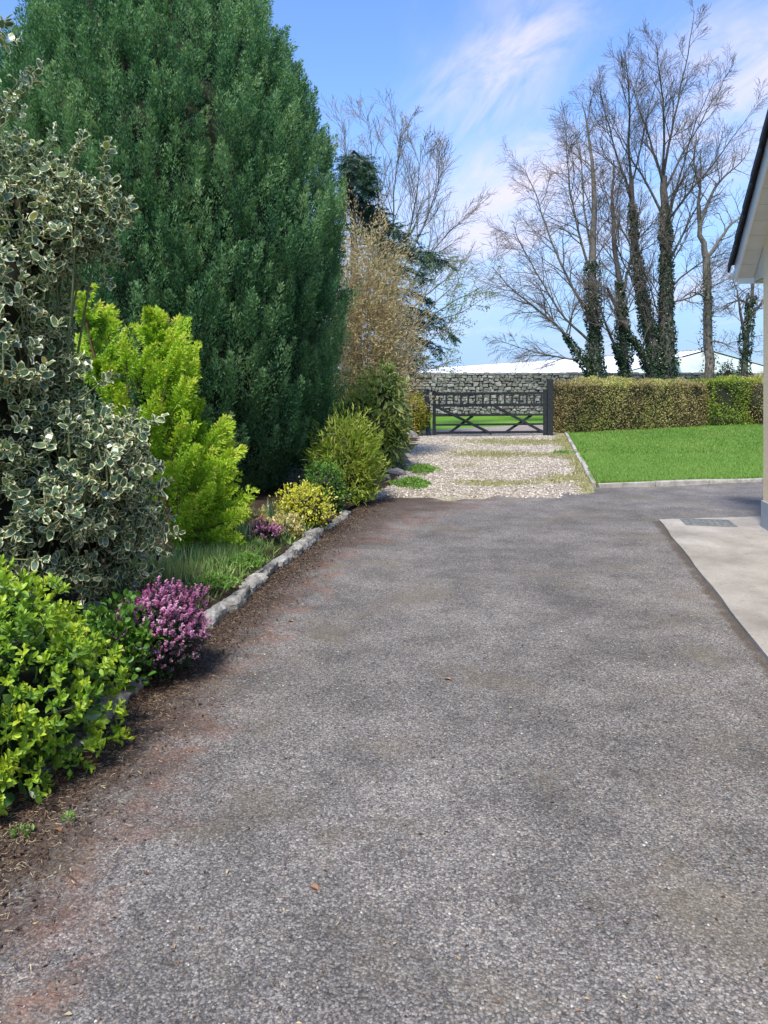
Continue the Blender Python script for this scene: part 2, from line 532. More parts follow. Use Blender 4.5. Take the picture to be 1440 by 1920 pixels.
M['stone'] = stonemat('rubble_stone', (.13, .125, .112), (.23, .217, .193), (.36, .345, .31), 3.2)
M['edge_stone'] = stonemat('edging_stone', (.13, .12, .10), (.27, .25, .215), (.43, .41, .36), 9)
M['kerb'] = stonemat('concrete_kerb', (.22, .20, .17), (.36, .33, .28), (.46, .43, .38), 5)


def tarmac_mat():
    m, n = newmat('worn_tarmac')
    tc = n.n('ShaderNodeTexCoord').outputs['Object']
    st = n.n('ShaderNodeAttribute', attribute_name='stain').outputs['Fac']
    st2 = n.n('ShaderNodeAttribute', attribute_name='edge').outputs['Fac']
    wob = n.vmath('ADD', tc, n.vmath('SCALE', n.noise(tc, 40., 2, out=1), None))
    wob.node.inputs[1].links[0].from_node.inputs['Scale'].default_value = .012
    v1 = n.n('ShaderNodeTexVoronoi', {'Vector': wob, 'Scale': 122., 'Randomness': 1.0}, feature='F1')
    v2 = n.n('ShaderNodeTexVoronoi', {'Vector': wob, 'Scale': 270., 'Randomness': 1.0}, feature='F1')
    r1 = n.n('ShaderNodeSeparateColor', {0: v1.outputs['Color']})
    r2 = n.n('ShaderNodeSeparateColor', {0: v2.outputs['Color']})
    chip = n.ramp(r1.outputs[0], [(0, (.030, .029, .029)), (.35, (.105, .100, .098)), (.7, (.185, .177, .173)), (.88, (.26, .248, .235)), (.98, (.32, .305, .28)), (1, (.46, .43, .38))])
    warm = n.smooth(r1.outputs[1], .80, .9)
    chip = n.mix(n.math('MULTIPLY', warm, .55), chip, (.20, .145, .10, 1))
    fine = n.ramp(r2.outputs[0], [(0, (.035, .034, .034)), (.6, (.13, .125, .122)), (1, (.32, .31, .29))])
    c = n.mix(.42, chip, fine)
    gap = n.smooth(v1.outputs['Distance'], .42, .75)
    c = n.mix(n.math('MULTIPLY', gap, .6), c, (.035, .034, .035, 1))
    big = n.noise(tc, .55, 4, .6)
    med = n.noise(tc, 2.6, 5, .62)
    k = n.math('ADD', n.math('ADD', n.math('MULTIPLY', big, 1.5), n.math('MULTIPLY', med, 1.5)), -.46)
    c = n.mix(1., c, n.n('ShaderNodeCombineColor', {0: k, 1: k, 2: k}).outputs[0], 'MULTIPLY')
    dark = n.smooth(n.noise(tc, 6.0, 5, .7), .58, .72)
    c = n.mix(n.math('MULTIPLY', dark, .7), c, (.055, .046, .040, 1))
    moss = n.math('MULTIPLY', n.smooth(n.noise(tc, 1.4, 4, .6, .3), .52, .66), .38)
    c = n.mix(moss, c, (.125, .108, .07, 1))
    # needle stain that creeps out from the bed
    sn = n.math('ADD', st, n.math('MULTIPLY', n.math('SUBTRACT', n.noise(tc, 3.2, 6, .68), .5), 1.1))
    sf = n.smooth(sn, .44, .84)
    gr = n.smooth(n.noise(tc, 70., 3, .7), .36, .60)
    scol = n.mix(n.smooth(n.math('ADD', st, n.math('MULTIPLY', n.math('SUBTRACT', n.noise(tc, 5., 4, .6), .5), .7)), .35, .8), (.21, .095, .058, 1), (.050, .032, .022, 1))
    c = n.mix(n.math('MULTIPLY', sf, n.math('ADD', n.math('MULTIPLY', gr, .5), .46)), c, scol)
    en = n.smooth(n.math('ADD', st2, n.math('MULTIPLY', n.math('SUBTRACT', n.noise(tc, 7., 5, .65), .5), .9)), .45, .8)
    c = n.mix(n.math('MULTIPLY', en, .75), c, (.06, .045, .03, 1))
    c = n.mix(1., c, (1.20, 1.13, 1.03, 1), 'MULTIPLY')
    h = n.math('ADD', n.math('MULTIPLY', v1.outputs['Distance'], -1.0), n.math('MULTIPLY', v2.outputs['Distance'], -.35))
    bm = n.n('ShaderNodeBump', {'Strength': .5, 'Distance': .005, 'Height': h}).outputs[0]
    bm = n.n('ShaderNodeBump', {'Strength': .5, 'Distance': .03, 'Height': n.noise(tc, 7., 5, .6), 'Normal': bm}).outputs[0]
    p = n.n('ShaderNodeBsdfPrincipled', {'Base Color': c, 'Roughness': .82, 'Specular IOR Level': .3, 'Normal': bm})
    out(n, p.outputs[0])
    return m


def gravel_mat(name, moss_on=True, tones=None):
    m, n = newmat(name)
    tc = n.n('ShaderNodeTexCoord').outputs['Object']
    v1 = n.n('ShaderNodeTexVoronoi', {'Vector': tc, 'Scale': 34., 'Randomness': 1.0}, feature='F1')
    r1 = n.n('ShaderNodeSeparateColor', {0: v1.outputs['Color']})
    c = n.ramp(r1.outputs[0], tones or [(0, (.17, .14, .10)), (.35, (.34, .285, .215)), (.8, (.50, .43, .335)), (1, (.66, .59, .49))])
    gap = n.smooth(v1.outputs['Distance'], .4, .75)
    c = n.mix(n.math('MULTIPLY', gap, .55), c, (.12, .10, .08, 1))
    dirt = n.smooth(n.noise(tc, .9, 5, .62, .4), .46, .66)
    c = n.mix(n.math('MULTIPLY', dirt, .5), c, (.19, .16, .13, 1))
    if moss_on:
        mp = n.n('ShaderNodeMapping', {'Vector': tc, 'Scale': (.5, 1.0, 1)}).outputs[0]
        ms = n.math('ADD', n.noise(mp, .8, 5, .65, .5), n.math('MULTIPLY', n.n('ShaderNodeAttribute', attribute_name='stain').outputs['Fac'], .34))
        mf = n.math('MULTIPLY', n.smooth(ms, .54, .68), n.math('ADD', n.math('MULTIPLY', n.smooth(n.noise(tc, 22., 3), .4, .6), .4), .45))
        c = n.mix(mf, c, (.25, .235, .075, 1))
    bm = n.n('ShaderNodeBump', {'Strength': .8, 'Distance': .012, 'Height': n.math('MULTIPLY', v1.outputs['Distance'], -1.)}).outputs[0]
    p = n.n('ShaderNodeBsdfPrincipled', {'Base Color': c, 'Roughness': .9, 'Specular IOR Level': .2, 'Normal': bm})
    out(n, p.outputs[0])
    return m


def concrete_mat():
    m, n = newmat('rough_concrete')
    tc = n.n('ShaderNodeTexCoord').outputs['Object']
    f = n.noise(tc, 1.7, 6, .62)
    c = n.ramp(f, [(.3, (.22, .195, .16)), (.52, (.33, .295, .245)), (.72, (.43, .39, .33))])
    sp = n.smooth(n.noise(tc, 38., 3, .7), .56, .68)
    c = n.mix(n.math('MULTIPLY', sp, .6), c, (.16, .135, .10, 1))
    pit = n.smooth(n.noise(tc, 7., 6, .78), .57, .68)
    c = n.mix(n.math('MULTIPLY', pit, .5), c, (.17, .14, .10, 1))
    bm = n.n('ShaderNodeBump', {'Strength': .45, 'Distance': .01, 'Height': n.noise(tc, 40., 6, .7)}).outputs[0]
    p = n.n('ShaderNodeBsdfPrincipled', {'Base Color': c, 'Roughness': .88, 'Specular IOR Level': .25, 'Normal': bm})
    out(n, p.outputs[0])
    return m


def ground_mat():
    m, n = newmat('field_ground')
    tc = n.n('ShaderNodeTexCoord').outputs['Object']
    c = n.ramp(n.noise(tc, .5, 6, .6), [(.3, (.09, .19, .02)), (.6, (.14, .27, .03)), (.8, (.19, .31, .06))])
    c = n.mix(n.math('MULTIPLY', n.smooth(n.noise(tc, 18., 3), .5, .7), .35), c, (.06, .12, .015, 1))
    p = n.n('ShaderNodeBsdfPrincipled', {'Base Color': c, 'Roughness': .9, 'Specular IOR Level': .1})
    out(n, p.outputs[0])
    return m


def lawn_mat():
    m, n = newmat('lawn_soil')
    tc = n.n('ShaderNodeTexCoord').outputs['Object']
    c = n.ramp(n.noise(tc, 30., 4, .6), [(.3, (.08, .15, .02)), (.7, (.14, .25, .04))])
    p = n.n('ShaderNodeBsdfPrincipled', {'Base Color': c, 'Roughness': .9, 'Specular IOR Level': .1})
    out(n, p.outputs[0])
    return m


def render_wall_mat():
    m, n = newmat('cream_render')
    tc = n.n('ShaderNodeTexCoord').outputs['Object']
    c = n.ramp(n.noise(tc, 1.4, 5, .6), [(.3, (.82, .63, .38)), (.7, (.88, .70, .44))])
    bm = n.n('ShaderNodeBump', {'Strength': .5, 'Distance': .006, 'Height': n.noise(tc, 120., 4, .7)}).outputs[0]
    p = n.n('ShaderNodeBsdfPrincipled', {'Base Color': c, 'Roughness': .9, 'Specular IOR Level': .15, 'Normal': bm})
    out(n, p.outputs[0])
    return m


M['tarmac'] = tarmac_mat()
M['gravel'] = gravel_mat('mossy_gravel')
M['track'] = gravel_mat('pinkish_gravel', False, [(0, (.20, .16, .13)), (.5, (.34, .28, .24)), (1, (.48, .42, .37))])
M['concrete'] = concrete_mat()
M['field'] = ground_mat()
M['lawn'] = lawn_mat()
M['render'] = render_wall_mat()
M['plinth'] = simple('grey_plinth_paint', (.34, .37, .38), .8, .2, 3, .12, .3, 80)

# ================================================================== SETTING
# outline of the planting bed's kerb on the ground (front edge), from behind the camera to the gate
KERB = np.array([(-1.62, -6), (-1.60, 0), (-1.55, 1.6), (-1.45, 2.6), (-1.36, 3.3), (-1.27, 4.1), (-1.16, 5.0), (-1.0, 6.0),
                 (-.84, 6.9), (-.66, 8.0), (-.42, 9.2), (-.10, 10.5), (.18, 11.6), (.42, 13.2), (.62, 15.5), (.85, 18.5), (1.10, 21.6)])


def kerb_x(Y):
    return np.interp(Y, KERB[:, 1], KERB[:, 0])


def dist_poly(P, line):
    d = np.full(len(P), 1e9)
    for a, b in zip(line[:-1], line[1:]):
        ab = b - a
        t = np.clip(((P - a) @ ab) / (ab @ ab), 0, 1)
        d = np.minimum(d, np.linalg.norm(P - a - t[:, None] * ab, axis=1))
    return d


def grid_sheet(name, mat, xs, ys, zf, keep=None, attrs=None, kind='structure', warp=None):
    X, Y = np.meshgrid(xs, ys)
    P = np.stack([X.ravel(), Y.ravel()], 1)
    if warp is not None: P = warp(P)
    z = zf(P) if callable(zf) else np.full(len(P), zf)
    nx = len(xs)
    i = np.arange((len(ys) - 1) * (nx - 1)); r, c = divmod(i, nx - 1)
    F = np.stack([r * nx + c, r * nx + c + 1, (r + 1) * nx + c + 1, (r + 1) * nx + c], 1)
    if keep is not None:
        cen = P[F].mean(1); F = F[keep(cen)]
    mb = MB(); mb.add(np.column_stack([P, z]), F)
    o = mb.build(name, mat, smooth=True, kind=kind)
    for k, f in (attrs or {}).items():
        a = o.data.attributes.new(k, 'FLOAT', 'POINT'); a.data.foreach_set('value', f(P).astype(np.float32)[:len(o.data.vertices)])
    return o


# big ground sheet
mb = MB(); mb.add(*box(-400, 400, -60, 900, -.5, -.03)); mb.build('ground', M['field'], kind='structure')

# tarmac drive
FAR0, FAR1 = gp(690, 930), gp(1110, 917)
PADA, PADB = np.array((3.10, 8.66)), np.array((2.10, 4.0))     # the pad's drive-side edge
PADC = np.array((8.5, 9.40))


def tar_z(P):
    return .010 * snoise(np.column_stack([P, P[:, 0] * 0]), .8, 3) * np.clip((P[:, 1] - 1) / 3, 0.3, 1)


def tar_stain(P):
    d = dist_poly(P, KERB)
    wid = np.interp(P[:, 1], [0, 2.5, 4, 7, 9, 10.5, 12], [.9, .8, .72, .66, 1.5, 2.3, 1.4])
    return np.clip(1 - d / wid * .62, 0, 1)


def tar_edge(P):
    d = dist_poly(P, np.array([PADB + (PADB - PADA) * 1.0, PADA]))
    return np.clip(1 - d / .085 * .5, 0, 1)


# left edge follows the kerb
ys = np.concatenate([np.arange(-6, 1, .5), np.arange(1, 12.3, .08)])


def tar_warp(P):
    xl = kerb_x(P[:, 1]) - .12
    t = (P[:, 0]) ** 1.6
    return np.column_stack([xl + t * (14 - xl), P[:, 1]])


def far_edge(x):
    return np.interp(x, [-2, -.3, 3.1, 6, 14], [10.6, 10.75, 11.3, 12.0, 13.6])


def tar_keep(C):
    return (C[:, 1] < far_edge(C[:, 0]) + .35) | (C[:, 0] < 2.9)


grid_sheet('driveway', M['tarmac'], np.linspace(0, 1, 150), ys, tar_z, tar_keep,
           {'stain': tar_stain, 'edge': tar_edge}, warp=tar_warp)

# gravel track up to the gate
ys = np.arange(9.9, 23.4, .15)


def gr_right(Y):
    return np.interp(Y, [9.9, 11.35, 22.4, 24], [2.80, 3.08, 5.25, 5.6])


def gr_warp(P):
    xl = kerb_x(P[:, 1]) - .5
    return np.column_stack([xl + P[:, 0] * (gr_right(P[:, 1]) - xl), P[:, 1]])


def gr_z(P):
    e = np.clip((P[:, 1] - (far_edge(P[:, 0]) - .42 + .16 * np.sin(P[:, 0] * 5.1) + .1 * np.sin(P[:, 0] * 13))) / .45, -1, 1)
    return .012 + .034 * e + .012 * snoise(np.column_stack([P, P[:, 0] * 0]), 1.2, 5) * (P[:, 1] > 11)


def gr_stain(P):
    u = (P[:, 0] - kerb_x(P[:, 1])) / (gr_right(P[:, 1]) - kerb_x(P[:, 1]))
    s_ = .8 * np.exp(-((u - .97) / .05) ** 2)
    for (px, py, wx, wy, k) in ((920, 856, .9, .9, 1.), (985, 832, 1.6, 1.0, 1.), (930, 912, .62, .30, 1.2), (1040, 858, .5, .5, .8), (1060, 900, .35, .4, .8), (880, 880, .4, .5, .5), (1015, 905, .3, .3, .6)):
        q = gp(px, py); s_ = s_ + k * np.exp(-((P[:, 0] - q[0]) / wx) ** 2 - ((P[:, 1] - q[1]) / wy) ** 2)
    return np.clip(s_, 0, 1.2)


grid_sheet('gravel_track', M['gravel'], np.linspace(0, 1, 40), ys, gr_z, None, {'stain': gr_stain}, warp=gr_warp)

# track that turns right beyond the gate
V = [(0.6, 23.2), (5.6, 23.2), (9, 23.6), (26, 26), (26, 30), (10, 28.6), (5.0, 27.3), (2.2, 25.2)]
mb = MB(); mb.add([(x, y, -.012) for x, y in V], [tuple(range(len(V)))]); mb.build('field_track', M['track'], kind='structure')

# concrete pad beside the house: a real slab
pd = (PADB - PADA)
Q = [PADA + pd * 2.6, np.array((9.0, -4.5)), PADC, PADA]
Q = [np.asarray(q) for q in Q]
n_ = 40
line = [PADA + pd * 2.6 * (1 - t) + np.array((1, 0)) * .012 * math.sin(t * 60) * random.random() for t in np.linspace(0, 1, n_)]
ring = line + [PADC, np.array((9.0, -4.5))]
mb = MB()
k = len(ring)
top = [(p[0], p[1], .028) for p in ring]; bot = [(p[0], p[1], -.06) for p in ring]
mb.add(np.array(top + bot), [tuple(range(k))[::-1]] + [(i, (i + 1) % k, k + (i + 1) % k, k + i) for i in range(k)])
mb.build('concrete_pad', M['concrete'], kind='structure')

# lawn: raised slab behind kerbs
L0, L1 = np.array((3.12, 11.42)), np.array((5.32, 22.5))     # drive side
LR = np.array((14.0, 13.75))
LAWN = [L0, LR, np.array((24., 16.)), np.array((24., 32.)), np.array((5.9, 25.0))]


def lawn_in(P):
    ok = np.ones(len(P), bool)
    for a, b in zip(LAWN, LAWN[1:] + LAWN[:1]):
        e = b - a
        ok &= (e[0] * (P[:, 1] - a[1]) - e[1] * (P[:, 0] - a[0])) > 0
    return ok


k = len(LAWN)
mb = MB()
mb.add(np.array([(p[0], p[1], .055) for p in LAWN] + [(p[0], p[1], -.05) for p in LAWN]),
       [tuple(range(k))] + [(i, k + i, k + (i + 1) % k, (i + 1) % k) for i in range(k)])
mb.build('lawn', M['lawn'], kind='structure')
# blades of the lawn
mb = MB()
c = np.column_stack([rng.uniform(3, 17, 260000), rng.uniform(11.3, 30, 260000)])
keepp = lawn_in(c) & (rng.random(len(c)) < np.clip(11.8 / c[:, 1], 0, 1) ** 1.2) & (c[:, 0] / c[:, 1] < .56)
c = c[keepp]
n = len(c)
T = np.column_stack([rng.normal(0, .45, n), rng.normal(0, .45, n), np.ones(n)])
leaves(mb, (np.array([(-.5, 0, 0), (.5, 0, 0), (0, 1, .12)]), np.array([(0, 1, 2)])), np.column_stack([c, np.full(n, .052)]), T, rdir(n),
       rng.uniform(.022, .05, n) * (1 + .3 * (c[:, 1] > 16)), .16 * (1 + c[:, 1] / 20),
       np.clip(rng.random(n) * .8 + .25 * snoise(np.column_stack([c, c[:, 0] * 0]), .6, 9), 0, 1))
for a_, b_, ko in ((L0, L1, 2600), (L0, LR, 2600)):      # fringe that hangs over the kerbs
    t = rng.random(ko)[:, None]; nrm_ = norm(np.array([[-(b_ - a_)[1], (b_ - a_)[0]]])) * (1 if ko and (b_ is LR) else -1)
    q = a_ + (b_ - a_) * t + nrm_ * (.05 + .05 * rng.random((ko, 1)) ** 2)
    T = np.column_stack([rng.normal(0, .5, (ko, 2)) - nrm_ * .5, np.full(ko, .8)])
    leaves(mb, (np.array([(-.5, 0, 0), (.5, 0, 0), (0, 1, .12)]), np.array([(0, 1, 2)])), np.column_stack([q, np.full(ko, .05)]), T, rdir(ko), rng.uniform(.04, .11, ko) * (snoise(np.column_stack([q, q[:, :1] * 0]), 1.5, 8) * .5 + .8), .12, rng.random(ko))
tag(mb.build('grass', M['grass']), 'short bright green grass of the lawn by the house', 'grass', kind='stuff')

# kerbs round the lawn
lawn_edge = empty('lawn_edging', (*L0, 0))
tag(lawn_edge, 'low weathered concrete kerb along the two near edges of the lawn', 'kerb')


def kerb_run(a, b, parent, length, w, h, mat, gap=.006):
    a = np.asarray(a); b = np.asarray(b); d = b - a; Lg = np.linalg.norm(d); d /= Lg
    nseg = max(1, int(round(Lg / length))); s = Lg / nseg
    ang = math.atan2(d[1], d[0])
    for i in range(nseg):
        mbk = MB(); V, F = bbox_bev(gap, s - gap, -w / 2, w / 2, -.06, h + random.uniform(-.008, .008), .012)
        V = V + .004 * rng.normal(size=V.shape)
        mbk.add(V, F, 0, random.random())
        o = mbk.build('kerb_piece', mat, parent)
        p = a + d * s * i - np.asarray(parent.location[:2])
        o.location = (p[0], p[1], 0); o.rotation_euler = (0, random.uniform(-.006, .006), ang + random.uniform(-.01, .01))


kerb_run(L0, L1, lawn_edge, .92, .075, .085, M['kerb'])
kerb_run(L0 + (.06, -.02), LR, lawn_edge, .92, .085, .07, M['kerb'])

# raised planting bed
ys = np.concatenate([np.arange(-4, 1, .6), np.arange(1, 22.5, .14)])


def bed_warp(P):
    return np.column_stack([kerb_x(P[:, 1]) - .03 - (P[:, 0]) ** 1.5 * 12, P[:, 1]])


def bed_z(P):
    d = kerb_x(P[:, 1]) - P[:, 0]
    return .03 + np.interp(P[:, 1], [0, 11, 14, 22], [.10, .10, .03, .0]) * np.clip(d / .22, 0, 1) + .02 * snoise(np.column_stack([P, P[:, 0] * 0]), 5., 4)


grid_sheet('flower_bed', M['soil'], np.linspace(0, 1, 46), ys, bed_z, None, None, warp=bed_warp)


def bedh(x, y):
    return float(bed_z(np.array([[x, y]]))[0])

# ------------------------------------------------------------------ the bed's stone edging
border = empty('stone_border', (*KERB[3], 0))
tag(border, 'crooked row of pale rough stones edging the planting bed', 'edging')
y = 3.05
while y < 8.9:
    ln = random.uniform(.24, .46)
    y2 = y + ln
    a = np.array((kerb_x(y), y)); b = np.array((kerb_x(y2), y2))
    d = b - a; ang = math.atan2(d[1], d[0]); L = np.linalg.norm(d)
    if not (4.0 < y < 4.25):
        w = random.uniform(.075, .12); h = random.uniform(.05, .085)
        V, F = bbox_bev(.016, L - .016, -w * .6, w * .4, -.06, h, .022)
        V, F = np.array(V), F
        # subdivide by jitter: uneven knocked-about stone
        V = V + rng.normal(0, .013, V.shape)
        mbs = MB(); mbs.add(V, F, 0, random.random())
        o = mbs.build('stone', M['edge_stone'], border)
        bv = o.modifiers.new('s', 'SUBSURF'); bv.levels = bv.render_levels = 2; bv.subdivision_type = 'CATMULL_CLARK'; bv.levels = bv.render_levels = 3
        tx = bpy.data.textures.get('rough') or bpy.data.textures.new('rough', 'CLOUDS')
        tx.noise_scale = .06
        dm = o.modifiers.new('d', 'DISPLACE'); dm.texture = tx; dm.strength = .034; dm.mid_level = .5; dm.texture_coords = 'GLOBAL'
        p = a - np.asarray(border.location[:2])
        o.location = (p[0], p[1], random.uniform(-.01, .01)); o.rotation_euler = (random.uniform(-.08, .08), random.uniform(-.04, .04), ang + random.uniform(-.08, .08))
    y = y2


def rock_mesh(seed, mat, flat=.7):
    V, F = blob((0, 0, 0), (1, .8, flat), seed, .35, (10, 7))
    r = np.random.default_rng(seed)
    for k in range(5):                                   # chip flat faces
        d = r.normal(size=3); d /= np.linalg.norm(d); h = r.uniform(.5, .75)
        s = V @ d; V = V - np.outer(np.maximum(s - h, 0), d)
    mbk = MB(); mbk.add(V, F, 0, r.random())
    return mbk.mesh('rock', mat)


rocks = [(742, 895, .20, 'largest pale grey rock beside the weeds at the gravel corner'),
         (757, 873, .15, 'small pale rock behind the larger rock at the gravel corner'),
         (722, 905, .13, 'low grey rock under the laurel at the corner of the bed'),
         (766, 862, .12, 'small flat rock on the gravel edge just right of the laurel'),
         (768, 822, .26, 'pale flat stone lying beside the golden bush near the left gate post')]
for i, (px, py, s, lb) in enumerate(rocks):
    p = gp(px, py)
    o = inst(rock_mesh(40 + i, M['edge_stone'], .55), 'rock')
    o.location = (p[0], p[1], s * .22 + .02); o.scale = (s, s, s); o.rotation_euler = (0, 0, random.uniform(0, 6))
    tag(o, lb, 'rock', 'rocks along the gravel edge')

# ------------------------------------------------------------------ house (only its far gable corner is in view)
HX, HY = 4.05, 8.2
HR = R(-10.5)
house = empty('house', (HX, HY, 0), HR)
tag(house, 'cream rendered bungalow gable with white bargeboard and dark tiled roof', 'house')
GD, GL, EZ = 9.0, 12.0, 3.17          # gable depth, length, wall-plate height
PITCH = math.tan(R(41))
RZ = EZ + GD / 2 * PITCH
mb = MB()
prof = [(0, -.05), (-GD, -.05), (-GD, EZ), (-GD / 2, RZ), (0, EZ)]
V = [(0, y, z) for y, z in prof] + [(GL, y, z) for y, z in prof]
mb.add(V, [(0, 1, 2, 3, 4)[::-1], (5, 6, 7, 8, 9)] + [(i, (i + 1) % 5, 5 + (i + 1) % 5, 5 + i) for i in range(5)])
mb.build('wall', M['render'], house)
mb = MB(); mb.add(*box(-.018, GL + .018, -GD - .018, .018, -.06, .31)); mb.build('plinth', M['plinth'], house)
OV, OE = .20, .36                      # verge and eave overhangs
EB = 2.69                          # underside of the eave box


def slope_z(y, off=0.0):               # roof underside line along the gable
    return EZ + (-y) * PITCH + off if y > -GD / 2 else EZ + (GD + y) * PITCH + off


for side in (0, 1):
    # soffit boards under the verge, one board every 0.15 m along the slope
    ysb = np.arange(OE - .02, -GD / 2, -.15)
    mesh_b = None
    for kb, yb in enumerate(ysb):
        y0, y1 = yb - .144, yb
        mbk = MB()
        V, F = box(-OV + .025, 0.0, y0, y1, 0, .02)
        V = np.array(V)
        zz = EZ - V[:, 1] * PITCH - .14
        V[:, 2] += zz
        if kb < 3:
            V[:, 2] = np.maximum(V[:, 2], EB + V[:, 2] - zz)
        if side: V[:, 1] = -GD - V[:, 1]
        mbk.add(V, F if not side else [f[::-1] for f in F])
        mbk.build('soffit_board', M['soffit'], house)
    # barge board
    y_e = OE
    mbk = MB()
    zt = lambda y: EZ - y * PITCH
    pts = [(y_e, zt(y_e) + .03), (y_e, max(EB - .02, zt(y_e) - .17)), (y_e - .22, EB - .02), (-GD / 2, zt(-GD / 2) - .17), (-GD / 2, zt(-GD / 2) + .03)]
    pts[2] = (y_e - .16, max(EB - .02, zt(y_e - .16) - .17))
    if side: pts = [(-GD - y, z) for y, z in pts]
    V = [(-OV, y, z) for y, z in pts] + [(-OV + .024, y, z) for y, z in pts]
    F = [(0, 1, 2, 3, 4), (9, 8, 7, 6, 5)] + [(i, 5 + i, 5 + (i + 1) % 5, (i + 1) % 5) for i in range(5)]
    mbk.add(V, F)
    mbk.build('bargeboard', M['white_pvc'], house)
    # eave box and gutter
    sy = (lambda y: y) if not side else (lambda y: -GD - y)
    mbk = MB(); a, b = sorted((sy(.02), sy(OE - .02))); mbk.add(*box(.0, GL + OV, a, b, EB, EB + .02)); mbk.build('soffit', M['soffit'], house)
    mbk = MB(); pe_ = [(sy(.0), EB), (sy(OE - .02), EB), (sy(OE - .02), zt(OE - .02)), (sy(.0), zt(.0))]
    mbk.add([(.004, y, z) for y, z in pe_] + [(.02, y, z) for y, z in pe_], [(0, 1, 2, 3), (7, 6, 5, 4), (0, 4, 5, 1), (1, 5, 6, 2), (2, 6, 7, 3), (3, 7, 4, 0)])
    mbk.build('eave_end_panel', M['soffit'], house)
    mbk = MB(); a, b = sorted((sy(OE - .018), sy(OE))); mbk.add(*box(-OV + .03, GL + OV, a, b, EB - .02, EB + .2)); mbk.build('fascia', M['white_pvc'], house)
    mbk = MB()
    gy, gz, gr = sy(OE + .065), zt(OE) - .06, .062
    prof = [(gy + gr * math.cos(t), gz + gr * math.sin(t)) for t in np.linspace(math.pi, 2 * math.pi, 9)]
    prof += [(gy + (gr - .006) * math.cos(t), gz + (gr - .006) * math.sin(t)) for t in np.linspace(2 * math.pi, math.pi, 9)]
    kk = len(prof)
    V = [(-OV - .05, y, z) for y, z in prof] + [(GL + OV, y, z) for y, z in prof]
    mbk.add(V, [(i, (i + 1) % kk, kk + (i + 1) % kk, kk + i) for i in range(kk)])
    gt = mbk.build('gutter', M['white_pvc'], house)
    mbk = MB(); pe = prof[:9]
    V = [(-OV - .058, y, z) for y, z in pe] + [(-OV - .045, y, z) for y, z in pe]
    mbk.add(V, [tuple(range(9)), tuple(range(9, 18))[::-1]] + [(i, 9 + i, 9 + (i + 1) % 9, (i + 1) % 9) for i in range(9)])
    mbk.build('gutter_stop', M['white_pvc'], gt)
    # roof plane with stepped tile courses: verge tiles singly, the rest of each course joined
    cl = .30
    ncs = int((GD / 2 + OE + .05) / cl) + 1
    rest = MB()
    for kc in range(ncs):
        ya = OE + .05 - kc * cl; yb = max(ya - cl - .06, -GD / 2)
        for (x0, x1, single) in ((-OV - .055, -OV + .26, True), (-OV + .264, GL + OV + .05, False)):
            V = np.array(box(x0, x1, yb, ya, 0, .022)[0]); F = box(0, 1, 0, 1, 0, 1)[1]
            f = (ya - V[:, 1]) / (ya - yb + 1e-6)
            V[:, 2] += EZ - V[:, 1] * PITCH + .045 + .030 * (1 - f)
            if single:
                V[:, 2] -= (V[:, 0] < -OV - .01) * (V[:, 2] < 99) * .0
            if side: V[:, 1] = -GD - V[:, 1]; F = [g[::-1] for g in F]
            if single:
                t = MB(); t.add(V, F)
                # turned-down verge lip
                V2 = np.array(box(x0 - .006, x0 + .016, yb + .05, ya, -.085, .0)[0])
                V2[:, 2] += EZ - V2[:, 1] * PITCH + .045 + .030 * (1 - (ya - V2[:, 1]) / (ya - yb))
                if side: V2[:, 1] = -GD - V2[:, 1]
                t.add(V2, F)
                t.build('verge_tile', M['slate'], house)
            else:
                rest.add(V, F)
    rest.build('roof', M['slate'], house, kind='stuff')
    # deck under the tiles, so that no light leaks
    mbk = MB()
    V = [(-OV + .03, sy(OE - .02), zt(OE - .02) + .03), (GL + OV, sy(OE - .02), zt(OE - .02) + .03), (GL + OV, -GD / 2, RZ + .03), (-OV + .03, -GD / 2, RZ + .03)]
    mbk.add(V, [(0, 1, 2, 3)]); mbk.build('roof_deck', M['slate'], house)
# ridge tiles
rt = MB(); rt.add(*box(-OV - .05, GL + OV + .05, -GD / 2 - .1, -GD / 2 + .1, RZ + .06, RZ + .12)); rt.build('ridge_tile', M['slate'], house)

# drain cover in the pad
dp = gp(1327, 985)
dc = empty('drain_cover', (dp[0], dp[1], .028), R(-12))
tag(dc, 'small grey metal drain cover set in the concrete pad', 'drain cover')
mb = MB()
for (x0, x1, y0, y1) in ((-.26, .26, -.20, -.17), (-.26, .26, .17, .20), (-.26, -.23, -.17, .17), (.23, .26, -.17, .17)):
    mb.add(*box(x0, x1, y0, y1, -.01, .008))
mb.build('frame', M['steel'], dc)
mb = MB(); mb.add(*bbox_bev(-.225, .225, -.165, .165, -.01, .006, .004))
for i in range(7):
    for j in range(5):
        x = -.19 + i * .063; y = -.13 + j * .065
        V, F = box(-.02, .02, -.006, .006, .0055, .010)
        a = R(45 if (i + j) % 2 else -45); V = V @ np.array([(math.cos(a), math.sin(a), 0), (-math.sin(a), math.cos(a), 0), (0, 0, 1)]) + (x, y, 0)
        mb.add(V, F)
mb.build('plate', M['steel'], dc)

# ------------------------------------------------------------------ gate
GY = 21.4
gl_, gr_ = at(806, 820, GY), at(1026, 820, GY)
GW = gr_[0] - gl_[0]
gate = empty('gate', (gl_[0], GY, 0), 0)
tag(gate, 'dark timber five bar gate with upright palings along its top', 'gate')


